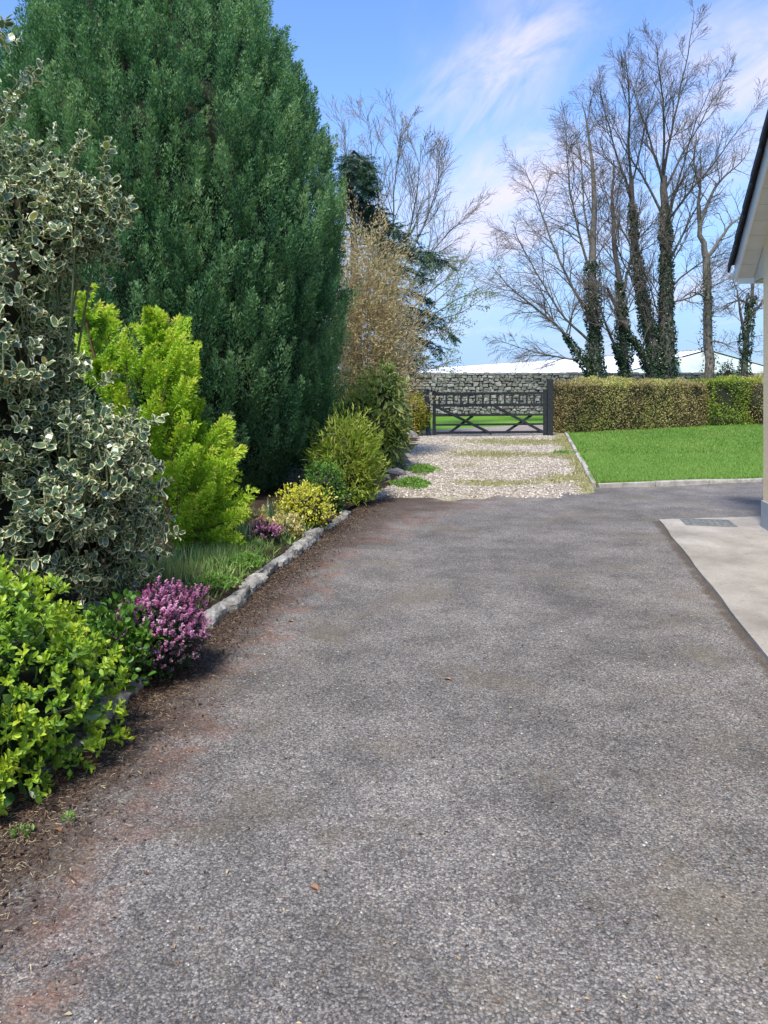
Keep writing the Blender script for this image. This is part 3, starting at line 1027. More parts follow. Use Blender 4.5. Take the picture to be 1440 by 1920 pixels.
def rail(name, x0, z0, x1, z1, w, t, y, parent, mat):
    d = np.array((x1 - x0, z1 - z0)); L = np.linalg.norm(d); a = math.atan2(d[1], d[0])
    mbk = MB(); V, F = bbox_bev(0, L, -t / 2, t / 2, -w / 2, w / 2, .006)
    V[:, 2] += .006 * np.sin(V[:, 0] * 3 + x0)
    mbk.add(V, F)
    o = mbk.build(name, mat, parent)
    o.location = (x0, y, z0); o.rotation_euler = (0, -a, 0)
    return o


gm = M['gatewood']
x0, x1 = .10, GW - .03
for z, w in ((1.20, .07), (.88, .075), (.60, .055), (.34, .055), (.12, .07)):
    rail('rail', x0, z + .0, x1, z + .03, w, .035, 0, gate, gm)
rail('stile', x0 + .02, .06, x0 + .02, 1.30, .09, .06, .003, gate, gm)
rail('stile', x1 - .03, .06, x1 - .03, 1.33, .10, .06, .003, gate, gm)
npal = 15
for i in range(npal):
    x = x0 + .16 + i * (x1 - x0 - .3) / (npal - 1)
    rail('paling', x, .86, x, 1.235 + .004 * i / 3, .055, .018, -.03, gate, gm)
rail('brace', x0 + .06, .86, x0 + 1.62, .10, .075, .025, -.032, gate, gm)
rail('brace', x0 + 1.66, .88, x1 - .05, .12, .075, .025, -.032, gate, gm)
rail('brace', x0 + 1.10, .60, x0 + .45, .12, .07, .025, .034, gate, gm)
rail('brace', x0 + 2.75, .62, x0 + 2.0, .12, .07, .025, .034, gate, gm)


def post(px, ytop, w, label, lean):
    p = at(px, 820, GY); h = at(px, ytop, GY)[2]
    mbk = MB(); V, F = bbox_bev(-w / 2, w / 2, -w / 2, w / 2, -.15, h, .012)
    V[:, 0] += .004 * rng.normal(size=len(V)); V[V[:, 2] > h - .02, 2] += .01 * rng.random((V[:, 2] > h - .02).sum())
    mbk.add(V, F)
    o = mbk.build('gate_post', gm); o.location = (p[0], GY, 0); o.rotation_euler = (0, lean, 0)
    tag(o, label, 'gate post')


post(803.5, 730, .135, 'shorter dark timber gate post beside the golden bush', R(-2.2))
post(1031, 711, .155, 'taller dark timber gate post at the end of the brown hedge', R(.4))

# ------------------------------------------------------------------ stone wall across the field
WY = 36.0
WT = 1.94
wall = empty('stone_wall', (0, WY, 0))
tag(wall, 'long grey rubble stone boundary wall across the field behind the gate', 'wall')
mb = MB(); mb.add(*box(-8, 26, .10, .55, -.1, WT - .04)); mb.build('wall_core', M['mortar'], wall)
smesh = []
for s in range(14):
    V, F = bbox_bev(-.5, .5, -.5, .5, -.5, .5, .14)
    r = np.random.default_rng(s); V = V + r.normal(0, .055, V.shape)
    mbk = MB(); mbk.add(V, F, 0, r.random()); smesh.append(mbk.mesh('stone', M['stone']))
rest = MB()
z = 0.0; row = 0; nsing = 0
rows = []
while z < WT - .02:
    h = random.uniform(.09, .16)
    if z + h > WT - .1: h = WT - z
    rows.append((z, h)); z += h
for ri, (z, h) in enumerate(rows):
    x = -8 + random.uniform(0, .2)
    while x < 26:
        w = random.uniform(.13, .36)
        if ri == len(rows) - 1: w *= 1.25
        px = 720 + (x + w / 2) / WY * 1440
        vis = (800 < px < 1040) or (ri >= len(rows) - 2 and 1040 < px < 1300)
        cx = (x + w / 2, .10 + random.uniform(-.04, .03), z + h / 2 + random.uniform(-.02, .02))
        sc = (w * random.uniform(.85, 1.0), .26, h * random.uniform(.8, 1.1))
        if vis and nsing < 298:
            o = inst(random.choice(smesh), 'stone', wall); o.location = cx; o.scale = sc; o.rotation_euler = (0, random.uniform(-.2, .2), 0)
            nsing += 1
        else:
            V, F = bbox_bev(-.5, .5, -.5, .5, -.5, .5, .14)
            V = (V + rng.normal(0, .05, V.shape)) * sc + cx
            rest.add(V, F, 0, random.random())
        x += w
rest.build('distant_stones', M['stone'], wall, kind='stuff')

# ------------------------------------------------------------------ long white shed beyond the wall
b0, b1 = np.array((11.0, 160.0)), np.array((27.2, 64.5))
dv = (b1 - b0) / np.linalg.norm(b1 - b0); pv_ = np.array((-dv[1], dv[0]))
if pv_[0] > 0: pv_ = -pv_                     # towards the camera's left / front
barn = empty('farm_shed', (*b1, 0), math.atan2(dv[1], dv[0]))
tag(barn, 'long low farm shed with a white sheet roof beyond the stone wall', 'farm building')
BL = np.linalg.norm(b1 - b0); RG, EV, HW = 4.12, 2.1, 8.0
sgn = 1.0
for s_, nm in ((1, 'roof_slope'), (-1, 'roof_slope')):
    mbk = MB(); nc = 300
    xs_ = np.linspace(-BL, .0, nc)
    zz = .03 * np.where(np.arange(nc) % 2, 1, -1)
    V = [(x, 0, RG + dz) for x, dz in zip(xs_, zz)] + [(x, s_ * HW, EV + dz) for x, dz in zip(xs_, zz)]
    mbk.add(V, [(i, i + 1, nc + i + 1, nc + i) for i in range(nc - 1)])
    mbk.build(nm, M['barn_white'], barn)
for xx in (-.05, -BL + .05):
    mbk = MB()
    mbk.add([(xx, -HW + .2, 0), (xx, HW - .2, 0), (xx, HW - .2, EV), (xx, 0, RG - .1), (xx, -HW + .2, EV)], [(0, 1, 2, 3, 4)])
    mbk.build('gable_wall', M['barn_wall'], barn)
for s_ in (1, -1):
    mbk = MB(); mbk.add(*box(-BL + .1, -.1, s_ * HW - .2 - .1, s_ * HW - .2 + .1, 0, EV)); mbk.build('side_wall', M['barn_wall'], barn)
mbk = MB(); mbk.add(*box(-BL, 0, -.12, .12, RG + .02, RG + .09)); mbk.build('ridge_cap', simple('grey_ridge', (.4, .42, .45), .6), barn)
side = 1 if (np.array((-dv[1], dv[0])) @ pv_) > 0 else -1
for (px, w, l) in ((1025, 1.3, 2.6), (895, 1.0, 2.2), (1275, 1.7, 2.2)):
    # patch set on the near slope, found where the sight line crosses it
    best = min(np.linspace(0, 1, 400), key=lambda t: abs(720 + 1440 * (b0 + (b1 - b0) * t + pv_ * HW * .5)[0] / (b0 + (b1 - b0) * t + pv_ * HW * .5)[1] - px))
    xl = -(1 - best) * BL
    ya, yb = .35 * HW, .35 * HW + l
    mbk = MB(); z_ = lambda yy: RG + (EV - RG) * yy / HW + .09
    mbk.add([(xl - w / 2, side * ya, z_(ya)), (xl + w / 2, side * ya, z_(ya)), (xl + w / 2, side * yb, z_(yb)), (xl - w / 2, side * yb, z_(yb)),
             (xl - w / 2, side * ya, z_(ya) - .06), (xl + w / 2, side * ya, z_(ya) - .06), (xl + w / 2, side * yb, z_(yb) - .06), (xl - w / 2, side * yb, z_(yb) - .06)],
            [(0, 1, 2, 3), (0, 4, 5, 1), (1, 5, 6, 2), (2, 6, 7, 3), (3, 7, 4, 0)])
    mbk.build('roof_patch', M['panel_pink'], barn)

# ================================================================== PLANTS


def ell_points(n, c, rad, shell=(.72, 1.0), bump=.16, seed=0, nscale=1.5, zmin=.0, r=rng):
    d = rdir(n, r)
    f = (1 + bump * snoise(d * 2, nscale, seed)) * r.uniform(shell[0], shell[1], n)
    P = np.asarray(c) + d * np.asarray(rad) * f[:, None]
    N = norm(d / np.asarray(rad))
    k = P[:, 2] > zmin
    return P[k], N[k], f[k]


def stems(mb, base, tips, r0=.012, r1=.003, sag=.1, m=5, mi=0):
    lines = []
    for t in tips:
        t = np.asarray(t); b = np.asarray(base) + rng.normal(0, .02, 3) * (1, 1, 0)
        mid = (b + t) / 2 + rng.normal(0, .05, 3) * np.linalg.norm(t - b) + (0, 0, sag * np.linalg.norm(t - b))
        u = np.linspace(0, 1, 6)[:, None]
        p = (1 - u) ** 2 * b + 2 * u * (1 - u) * mid + u ** 2 * t
        lines.append((p, np.linspace(r0, r1, 6)))
    tubes_batch(mb, lines, m, mi)


def plain_shrub(name, label, cat, c, rad, n, ln, wid, mat, tmpl=FOLD, up=.3, spread=.7, shell=(.7, 1.), bump=.16, seed=0, core=True, group=None, zmin=.05, nscale=1.5, wild=60, droop=0.0):
    root = empty(name, (c[0], c[1], max(0.0, zmin - .05)))
    tag(root, label, cat, group)
    off = np.array((c[0], c[1], max(0.0, zmin - .05)))
    P, N, f = ell_points(n, c, rad, shell, bump, seed, nscale, zmin)
    k = len(P)
    T = N + np.array((0, 0, up)) + spread * rng.normal(size=(k, 3)) - np.array((0, 0, droop))
    a = np.clip(rng.random(k) * .75 + .25 * snoise(P, 4., seed + 50) + .12, 0, 1)
    mb = MB(); leaves(mb, tmpl, P - off, T, N + .5 * rng.normal(size=(k, 3)) + (0, 0, .4), ln * rng.uniform(.7, 1.25, k), wid, a)
    if wild:
        w = int(wild); i0 = rng.integers(0, k, w); m = 13
        A = norm(N[i0] * .8 + (0, 0, .8) + .4 * rng.normal(size=(w, 3))); Ls = rng.uniform(.12, .38, w) * float(np.mean(rad))
        t = np.linspace(.05, 1, m)
        Q = (P[i0][:, None] + A[:, None] * (t[None, :, None] * Ls[:, None, None]) + np.array((0, 0, -.12)) * (t ** 2)[None, :, None] * Ls[:, None, None]).reshape(-1, 3)
        A2 = np.repeat(A, m, 0)
        leaves(mb, tmpl, Q - off, A2 + .7 * rng.normal(size=Q.shape), rdir(len(Q)), ln * rng.uniform(.5, 1.0, len(Q)), wid, np.clip(rng.random(len(Q)) * .6 + .4, 0, 1))
    mb.build('foliage', mat, root, kind='stuff')
    mbs = MB()
    tips = P[rng.integers(0, k, 26)] - off
    stems(mbs, (0, 0, 0), tips, .014, .003)
    mbs.build('stems', M['bark'], root, kind='stuff')
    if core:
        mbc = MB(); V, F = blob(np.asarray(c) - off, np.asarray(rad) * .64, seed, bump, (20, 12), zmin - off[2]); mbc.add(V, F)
        mbc.build('inner_shade_fill', M['core'], root, smooth=True)  # added solid blob, coloured dark as the shaded inside of the shrub
    return root

# ------------------------------------------------------------------ big cypress


def cypress():
    c = np.array((-2.83, 10.6, 0.0))
    root = empty('cypress_tree', c)
    tag(root, 'huge rounded dark green cypress towering over the planting bed', 'tree')
    # radius profile by height
    hz = np.array((.0, .35, .9, 1.8, 2.6, 3.6, 4.6, 5.4, 6.2, 7.0, 7.6, 8.1, 8.4))
    hr = np.array((1.0, 1.55, 1.98, 2.25, 2.33, 2.29, 2.18, 2.00, 1.58, 1.04, .70, .38, .1))

    def rad(z, th):
        base = np.interp(z, hz, hr)
        d = np.column_stack([np.cos(th), np.sin(th), z * .55])
        return base * (1 + .06 * snoise(d, 1.3, 21) + .05 * snoise(d * 2.6, 1.4, 22))
    mb = MB()
    # plumes over the surface (denser on the visible side)
    n = 4300
    z = rng.uniform(.15, 8.3, n * 2); th = rng.uniform(0, 2 * math.pi, n * 2)
    facing = (np.sin(th) < .15)
    keep = rng.random(n * 2) < np.interp(z, hz, hr) / 2.4 * np.where(facing, .95, .35)
    z, th, facing = z[keep], th[keep], facing[keep]
    n = len(z)
    r = rad(z, th) * rng.uniform(.86, 1.0, n)
    Nn = np.column_stack([np.cos(th), np.sin(th), np.zeros(n)])
    base = Nn * r[:, None] + np.column_stack([-.035 * z, np.zeros(n), z - .2])
    ln = rng.uniform(.28, .62, n)
    ax = norm(np.column_stack([Nn[:, 0] * .34, Nn[:, 1] * .34, np.ones(n)]) + rng.normal(0, .15, (n, 3)))
    wd = ln * rng.uniform(.20, .32, n)
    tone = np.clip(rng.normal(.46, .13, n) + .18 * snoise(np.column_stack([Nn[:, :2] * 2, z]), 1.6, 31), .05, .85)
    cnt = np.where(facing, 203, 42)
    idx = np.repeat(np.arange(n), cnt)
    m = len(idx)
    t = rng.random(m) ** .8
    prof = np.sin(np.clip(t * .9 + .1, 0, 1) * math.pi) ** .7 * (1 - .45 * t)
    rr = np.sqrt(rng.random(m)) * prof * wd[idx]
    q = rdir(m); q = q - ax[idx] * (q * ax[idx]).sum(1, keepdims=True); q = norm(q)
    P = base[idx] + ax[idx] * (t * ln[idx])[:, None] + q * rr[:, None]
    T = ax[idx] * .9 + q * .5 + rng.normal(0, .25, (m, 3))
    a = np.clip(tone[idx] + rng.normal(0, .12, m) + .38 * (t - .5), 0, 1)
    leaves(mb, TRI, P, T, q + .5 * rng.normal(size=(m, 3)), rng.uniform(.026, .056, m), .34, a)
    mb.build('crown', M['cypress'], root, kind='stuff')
    # dark interior: opaque shell, inner shade put into its colour
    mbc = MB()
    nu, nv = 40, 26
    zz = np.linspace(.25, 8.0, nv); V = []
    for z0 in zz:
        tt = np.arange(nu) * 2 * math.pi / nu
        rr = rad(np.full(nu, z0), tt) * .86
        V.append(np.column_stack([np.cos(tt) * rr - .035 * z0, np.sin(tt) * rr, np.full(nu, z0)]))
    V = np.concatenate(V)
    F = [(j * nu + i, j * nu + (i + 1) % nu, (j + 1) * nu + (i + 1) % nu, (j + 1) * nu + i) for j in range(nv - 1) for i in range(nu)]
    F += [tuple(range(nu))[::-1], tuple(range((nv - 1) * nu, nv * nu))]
    mbc.add(V, F); mbc.build('inner_shade_fill', M['core'], root, smooth=True)
    mbt = MB()
    mbt.add(*tube([(0, 0, -.1), (.03, 0, .8), (0, .02, 2), (0, 0, 6.5)], [.30, .22, .18, .05], 10))
    mbt.build('trunk', M['bark_red'], root, smooth=True)
    # bare lower limbs, reddish, seen in the gap at the foot
    mbl = MB(); lines = []
    for i in range(26):
        th_ = rng.uniform(-2.6, -.1); l = rng.uniform(1.0, 1.55)
        d = np.array((math.cos(th_), math.sin(th_), 0)); z0 = rng.uniform(.15, .7)
        u = np.linspace(0, 1, 6)[:, None]
        lines.append((d * l * u + np.array((0, 0, z0)) + np.array((0, 0, .9)) * u ** 2 + rng.normal(0, .02, (6, 3)), np.linspace(.035, .008, 6)))
    tubes_batch(mbl, lines, 6); mbl.build('lower_limbs', M['bark_red'], root, kind='stuff')


cypress()

# ------------------------------------------------------------------ golden conifer


def feather_sprays(mb, base, d, L, up, ns=15, nt=9, need=.05, tone=None, mi_n=0, tm=DIAMOND):
    """flat feathery sprays; base (n,3), d axis, L lengths, up plane hint"""
    n = len(base)
    d = norm(d); side = norm(np.cross(d, up)); up2 = np.cross(side, d)
    s = np.arange(ns)
    t = (s + 1) / (ns + .6)
    sg = np.where(s % 2, 1., -1.)
    tone = np.full(n, .5) if tone is None else tone
    curve = .12
    B = base[:, None] + L[:, None, None] * (t[None, :, None] * d[:, None] + curve * (t ** 2)[None, :, None] * np.array((0, 0, 1.)))
    l2 = L[:, None] * (.03 + .40 * np.clip(1 - t, 0, 1) ** .85)[None] * rng.uniform(.75, 1.2, (n, ns))
    d2 = norm(d[:, None] * .80 + side[:, None] * (sg * .62)[None, :, None] + up2[:, None] * rng.normal(0, .16, (n, ns))[..., None] + rng.normal(0, .08, (n, ns, 3)))
    B = B.reshape(-1, 3); d2 = d2.reshape(-1, 3); l2 = l2.ravel()
    tn = np.repeat(tone, ns)
    sd = np.repeat(side, ns, 0); up3 = np.repeat(up2, ns, 0)
    # needles
    k = np.arange(nt); tt = (k + .6) / nt; sk = np.where(k % 2, 1., -1.)
    m = len(B)
    P = B[:, None] + l2[:, None, None] * tt[None, :, None] * d2[:, None]
    sd2 = norm(np.cross(d2, up3))
    T = norm(d2[:, None] * .85 + sd2[:, None] * (sk * .5)[None, :, None] + rng.normal(0, .25, (m, nt, 3)))
    P = P.reshape(-1, 3); T = T.reshape(-1, 3)
    a = np.clip(np.repeat(tn, nt) + .34 * (np.tile(tt, m) - .5) + .55 * (np.repeat(np.tile(t, n), nt) - .6) + rng.normal(0, .09, m * nt), 0, 1)
    S = need * rng.uniform(.7, 1.25, m * nt) * (1.15 - .5 * np.tile(tt, m))
    leaves(mb, tm, P, T, np.repeat(up3, nt, 0) + .5 * rng.normal(size=(m * nt, 3)), S, .30, a, mi_n)
    return B


def golden_conifer():
    c = np.array((-1.72, 6.95, 0.0))
    root = empty('golden_conifer', c)
    tag(root, 'feathery lime yellow conifer standing in front of the big cypress', 'shrub')
    Y0 = 6.9

    def loc(px, py, dy=0):
        return at(px, py, Y0 + dy) - c
    leaders = [([loc(352, 1060), loc(310, 940), loc(235, 790), loc(185, 680), loc(163, 566)], .040),
               ([loc(352, 1060), loc(335, 930), loc(318, 800), loc(300, 690), loc(291, 597)], .035),
               ([loc(352, 1060), loc(360, 950), loc(362, 850), loc(352, 760)], .028),
               ([loc(352, 1060), loc(380, 980), loc(398, 880), loc(415, 812)], .024)]
    mbt = MB()

    def interp(pts, t):
        pts = np.array(pts); u = t * (len(pts) - 1); i = np.minimum(u.astype(int), len(pts) - 2); f = (u - i)[:, None]
        return pts[i] * (1 - f) + pts[i + 1] * f
    base = []; dirs = []; L = []; tone = []
    for li, (pts, r) in enumerate(leaders):
        tt = np.linspace(0, 1, 12); p = interp(pts, tt)
        p[:, 1] += .10 * (li - 1.2) * tt
        mbt.add(*tube(p, np.linspace(r, .004, 12), 6))
        nb = (46, 46, 22, 20)[li]
        t = rng.random(nb) ** .85 * .93 + .07
        # the last few hug the tip
        t[:9] = np.linspace(.90, .995, 9)
        q = interp(pts, t); q[:, 1] += .10 * (li - 1.2) * t
        th = rng.uniform(0, 2 * math.pi, nb)
        # more to the open side (front/right)
        out_ = np.column_stack([np.cos(th), np.sin(th) * .8 - .1, np.zeros(nb)])
        upk = rng.uniform(.55, 1.0, nb) + .5 * t
        dd = norm(out_ + np.column_stack([np.zeros(nb), np.zeros(nb), upk]))
        ll = (.50 - .34 * t) * rng.uniform(.5, 1.15, nb) * (.9, .9, .75, .65)[li]
        ll[:9] = np.linspace(.17, .07, 9)
        dd[:9] = norm(out_[:9] * .8 + (0, 0, 1.1))
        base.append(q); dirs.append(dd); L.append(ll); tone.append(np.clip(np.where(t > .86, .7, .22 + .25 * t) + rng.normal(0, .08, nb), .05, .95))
    # explicit big side sprays that make the stepped outline on the right
    for (bx, by, tx, ty, dy) in ((352, 1010, 466, 938, -.1), (350, 1000, 452, 968, -.3), (345, 930, 446, 850, -.05), (350, 900, 416, 805, 0),
                                 (330, 800, 362, 690, -.1), (325, 760, 364, 658, 0), (320, 740, 345, 640, .1), (345, 870, 425, 830, .15), (350, 980, 440, 915, .1), (345, 1020, 420, 985, -.2), (300, 830, 352, 730, -.25), (340, 1000, 395, 930, -.35), (300, 930, 365, 860, -.4), (290, 700, 322, 640, -.1), (240, 740, 235, 640, -.1), (200, 690, 145, 640, 0), (210, 720, 150, 690, 0), (190, 660, 215, 610, 0), (300, 760, 330, 665, -.25), (280, 780, 300, 700, -.35), (250, 760, 270, 670, -.3), (220, 760, 200, 690, -.25), (270, 860, 290, 770, -.4), (240, 820, 225, 740, -.35), (310, 880, 350, 800, -.35), (330, 960, 400, 880, -.3), (340, 960, 425, 890, -.2), (320, 1020, 360, 950, -.4), (350, 1040, 430, 1010, -.3), (330, 1040, 345, 985, -.45), (290, 960, 310, 890, -.45), (300, 700, 340, 615, .1), (180, 640, 160, 590, 0), (175, 650, 195, 590, .1), (293, 680, 310, 620, 0), (293, 680, 275, 620, .1)):
        b = loc(bx, by, dy * .3); t_ = loc(tx, ty, dy)
        for j in range(4):
            e = t_ + rng.normal(0, .035, 3); s0 = b + (t_ - b) * rng.uniform(-.1, .55)
            base.append(s0[None]); dirs.append((e - s0)[None]); L.append(np.array([np.linalg.norm(e - s0)])); tone.append(np.array([np.clip(rng.normal(.66, .1), 0, 1)]))
    base = np.concatenate(base); dirs = np.concatenate(dirs); L = np.concatenate(L); tone = np.concatenate(tone)
    mb = MB()
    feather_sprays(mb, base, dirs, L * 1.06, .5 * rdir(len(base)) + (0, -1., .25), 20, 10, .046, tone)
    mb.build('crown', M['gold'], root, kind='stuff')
    mbt.build('trunk', M['bark_red'], root, smooth=True)
    mbx = MB()
    tubes_batch(mbx, [(np.stack([b + d / np.linalg.norm(d) * l * u for u in (0, .3, .6)]), np.array((.007, .005, .003))) for b, d, l in zip(base, dirs, L)], 4)
    mbx.build('branches', M['bark_red'], root, kind='stuff')
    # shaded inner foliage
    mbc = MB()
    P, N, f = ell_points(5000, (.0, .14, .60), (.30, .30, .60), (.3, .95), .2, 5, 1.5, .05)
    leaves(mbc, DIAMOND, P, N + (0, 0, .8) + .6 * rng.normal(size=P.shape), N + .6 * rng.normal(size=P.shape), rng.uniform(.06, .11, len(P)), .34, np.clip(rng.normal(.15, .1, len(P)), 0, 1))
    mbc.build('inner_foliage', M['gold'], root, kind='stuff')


golden_conifer()

# ------------------------------------------------------------------ helpers for shrubs with single leaves


def split_leaves(root, off, P, T, N, S, wid, a, tmpls, mats, nsingle=300):
    """the nsingle nearest outer leaves become objects of their own, the rest one mesh"""
    n = len(P)
    d = np.linalg.norm(P - np.array((0, 0, EYE)), axis=1)
    px = 720 + P[:, 0] / P[:, 1] * 1440; py = HOR - (P[:, 2] - EYE) / P[:, 1] * 1440
    vis = (px > 0) & (px < 1440) & (py > 0) & (py < 1920)
    # nearest to the eye in its sight-line cell: roughly what the picture shows
    cell = (px // 12).astype(int) * 10000 + (py // 12).astype(int)
    order = np.lexsort((d, cell)); first = np.zeros(n, bool)
    o = order; first[o[np.concatenate(([True], cell[o][1:] != cell[o][:-1]))]] = True
    cand = np.where(vis & first)[0]
    cand = cand[np.argsort(d[cand] / S[cand])][:nsingle]
    single = np.zeros(n, bool); single[cand] = True
    r = ~single
    mb = MB()
    k = rng.integers(0, len(tmpls), n)
    for j, tm in enumerate(tmpls):
        q = r & (k == j)
        leaves(mb, tm, (P - off)[q], T[q], N[q], S[q], wid, a[q])
    mb.build('foliage', mats, root, kind='stuff')
    # shared leaf meshes by template and tone
    lib = {}
    Tn = norm(T); B = norm(np.cross(Tn, N)); N2 = np.cross(B, Tn)
    for i in cand:
        tone = round(float(a[i]) * 7) / 7; key = (int(k[i]), tone)
        if key not in lib:
            mbl = MB(); tm = tmpls[key[0]]
            V = tm[0] * np.array((wid, 1, 1)); mbl.add(V, [tuple(f) for f in (tm[1].tolist() if isinstance(tm[1], np.ndarray) else tm[1])], tm[2] if len(tm) > 2 else 0, tone)
            lib[key] = mbl.mesh('leaf', mats)
        ob = inst(lib[key], 'leaf', root)
        s = float(S[i]); p = (P - off)[i]
        ob.matrix_local = Matrix(((B[i, 0] * s, Tn[i, 0] * s, N2[i, 0] * s, p[0]), (B[i, 1] * s, Tn[i, 1] * s, N2[i, 1] * s, p[1]), (B[i, 2] * s, Tn[i, 2] * s, N2[i, 2] * s, p[2]), (0, 0, 0, 1)))


def sprigs(P, A, ln, m, leaf, open0=.35, open1=1.25, jit=.15):
    """whorled shoots: base P, axis A, shoot length ln, m leaves, -> arrays for leaves()"""
    n = len(P); A = norm(A)
    j = np.arange(m); t = 1 - (j / m)          # first leaf at the tip
    az = j * 2.4 + rng.uniform(0, 6.28, (n, 1))
    u = norm(np.cross(A, rdir(n))); w = np.cross(A, u)
    side = np.cos(az)[..., None] * u[:, None] + np.sin(az)[..., None] * w[:, None]
    ang = open0 + (open1 - open0) * (j / (m - 1)) ** .8
    T = np.cos(ang)[None, :, None] * A[:, None] + np.sin(ang)[None, :, None] * side + rng.normal(0, jit, (n, m, 3))
    N = np.sin(ang)[None, :, None] * A[:, None] - np.cos(ang)[None, :, None] * side + rng.normal(0, jit, (n, m, 3))
    Q = P[:, None] + A[:, None] * (t[None, :, None] * np.reshape(ln, (-1, 1, 1)))
    S = leaf * (.55 + .5 * np.minimum(1, (j + 1.5) / (m * .5)))[None] * rng.uniform(.8, 1.2, (n, m))
    return Q.reshape(-1, 3), T.reshape(-1, 3), N.reshape(-1, 3), S.ravel(), np.tile(j / m, n)

# ------------------------------------------------------------------ variegated holly


def holly():
    c = np.array((-2.25, 5.0, 0.0))
    root = empty('holly_shrub', c)
    tag(root, 'tall variegated holly with cream edged leaves at the left edge', 'shrub')
    # masses: (px, py, Y, rx px, rz px, depth radius m, count)
    masses = [(85, 950, 4.85, 190, 170, .62, 450), (125, 880, 4.75, 140, 110, .5, 220), (5, 700, 4.6, 105, 170, .45, 230), (65, 440, 4.9, 112, 115, .42, 200),
              (150, 400, 4.95, 75, 60, .25, 60), (-40, 560, 4.5, 120, 260, .5, 130), (-40, 880, 4.5, 150, 260, .5, 150), (165, 1010, 4.9, 125, 85, .4, 150), (60, 345, 4.9, 105, 50, .3, 50), (-30, 250, 4.8, 50, 110, .3, 34)]
    Ps = []; As = []
    for i, (px, py, Y, rx, rz, dy, n) in enumerate(masses):
        cc = at(px, py, Y); rad = (rx * Y / 1440, dy, rz * Y / 1440)
        P, N, f = ell_points(n, cc, rad, (.5, 1.05), .26, 60 + i, 2.2, .12)
        Ps.append(P); As.append(N + (0, 0, .35) + .5 * rng.normal(size=P.shape))
    # single shoots that break the outline
    for (px, py, dx, dy_, Y) in ((30, 160, 30, -35, 4.8), (45, 175, 25, -30, 4.8), (15, 195, 20, -30, 4.8), (60, 155, 12, -25, 4.8), (190, 330, 12, -40, 4.9), (185, 360, 10, -30, 4.9), (198, 300, 5, -30, 4.9), (135, 300, 10, -30, 4.9), (145, 285, 8, -20, 4.9), (222, 405, 20, -25, 5.0), (205, 430, 22, -25, 5.0), (90, 275, 10, -25, 4.9), (180, 725, 20, -15, 4.6), (270, 800, 25, -15, 4.7), (300, 1000, 20, 0, 4.8), (-5, 70, 10, -20, 4.7), (0, 90, 20, -10, 4.7), (288, 930, 14, -14, 4.8)):
        p = at(px, py, Y)[None]; Ps.append(p); As.append((at(px + dx, py + dy_, Y) - p[0])[None] * 8)
    P = np.concatenate(Ps); A = np.concatenate(As)
    Q, T, N, S, u = sprigs(P, A, .12, 9, .062, .45, 1.4, .36)
    a = np.clip(rng.random(len(Q)) * .92 + .0 * u, 0, .96)
    a = np.where(rng.random(len(Q)) < .012, 1.0, a)
    k = Q[:, 2] > .1
    split_leaves(root, c, Q[k], T[k], N[k] + .3 * rng.normal(size=(k.sum(), 3)), S[k], .62, a[k], HOLLY, [M['holly'], M['margin']])
    mb = MB()
    stems(mb, (0, 0, 0), [p - c for p in P[rng.integers(0, len(P), 120)]], .014, .004, .1, 5)
    lines = [(np.stack([p - c - .12 * norm(a_), p - c, p - c + .09 * norm(a_)]), np.array((.005, .004, .002))) for p, a_ in zip(P, A)]
    tubes_batch(mb, lines, 4)
    mb.build('stems', simple('holly_stem', (.13, .15, .06), .7), root, kind='stuff')
    mb = MB()
    for (px, py, Y, rx, rz, dy, n) in masses[:1] + masses[2:4] + masses[5:7]:
        V, F = blob(at(px, py, Y + .05) - c, (rx * Y / 1440 * .62, dy * .62, rz * Y / 1440 * .62), 3, .2, (16, 10), .02); mb.add(V, F)
    mb.build('inner_shade_fill', M['core'], root, smooth=True)  # solid dark blobs, painted as shade behind the holly leaves


holly()

# ------------------------------------------------------------------ lime shrub in the foreground


def lime_shrub():
    c = np.array((-1.75, 3.25, 0.0))
    root = empty('lime_shrub', c)
    tag(root, 'glossy lime green leafy shrub in the near left corner', 'shrub')
    cc = np.array((-1.76, 3.20, .22)); rad = (.57, .66, .51)
    P, N, f = ell_points(2000, cc, rad, (.70, 1.02), .16, 71, 1.7, .05)
    A = N * .8 + (0, 0, .55) + .35 * rng.normal(size=P.shape)
    Q, T, Nn, S, u = sprigs(P, A, .052, 10, .036, .25, 1.25, .34)
    tone = np.repeat(np.clip(rng.normal(.55, .15, len(P)) + .2 * snoise(P, 5., 72), .1, .9), 10)
    a = np.clip(tone + .35 * (.45 - u) + rng.normal(0, .08, len(Q)), 0, 1)
    k = Q[:, 2] > .03
    split_leaves(root, c, Q[k], T[k], Nn[k], S[k], .52, a[k], [OVAL, bent(.22, .03), bent(-.18, .06), bent(.1, -.05)], [M['lime']])
    mb = MB()
    stems(mb, (0, 0, .05), [p - c for p in P[rng.integers(0, len(P), 110)]], .012, .003, .08, 5)
    mb.build('stems', M['bark'], root, kind='stuff')
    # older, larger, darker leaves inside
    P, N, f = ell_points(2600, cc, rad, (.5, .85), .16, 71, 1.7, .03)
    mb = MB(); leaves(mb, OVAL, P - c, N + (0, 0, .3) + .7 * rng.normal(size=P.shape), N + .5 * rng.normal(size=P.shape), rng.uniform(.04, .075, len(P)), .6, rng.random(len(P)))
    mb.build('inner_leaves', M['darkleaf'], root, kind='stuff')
    mb = MB(); V, F = blob(cc - c, np.array(rad) * .62, 71, .16, (18, 12), .02); mb.add(V, F); mb.build('inner_shade_fill', M['core'], root, smooth=True)  # solid dark blob, painted as shade deep in the shrub


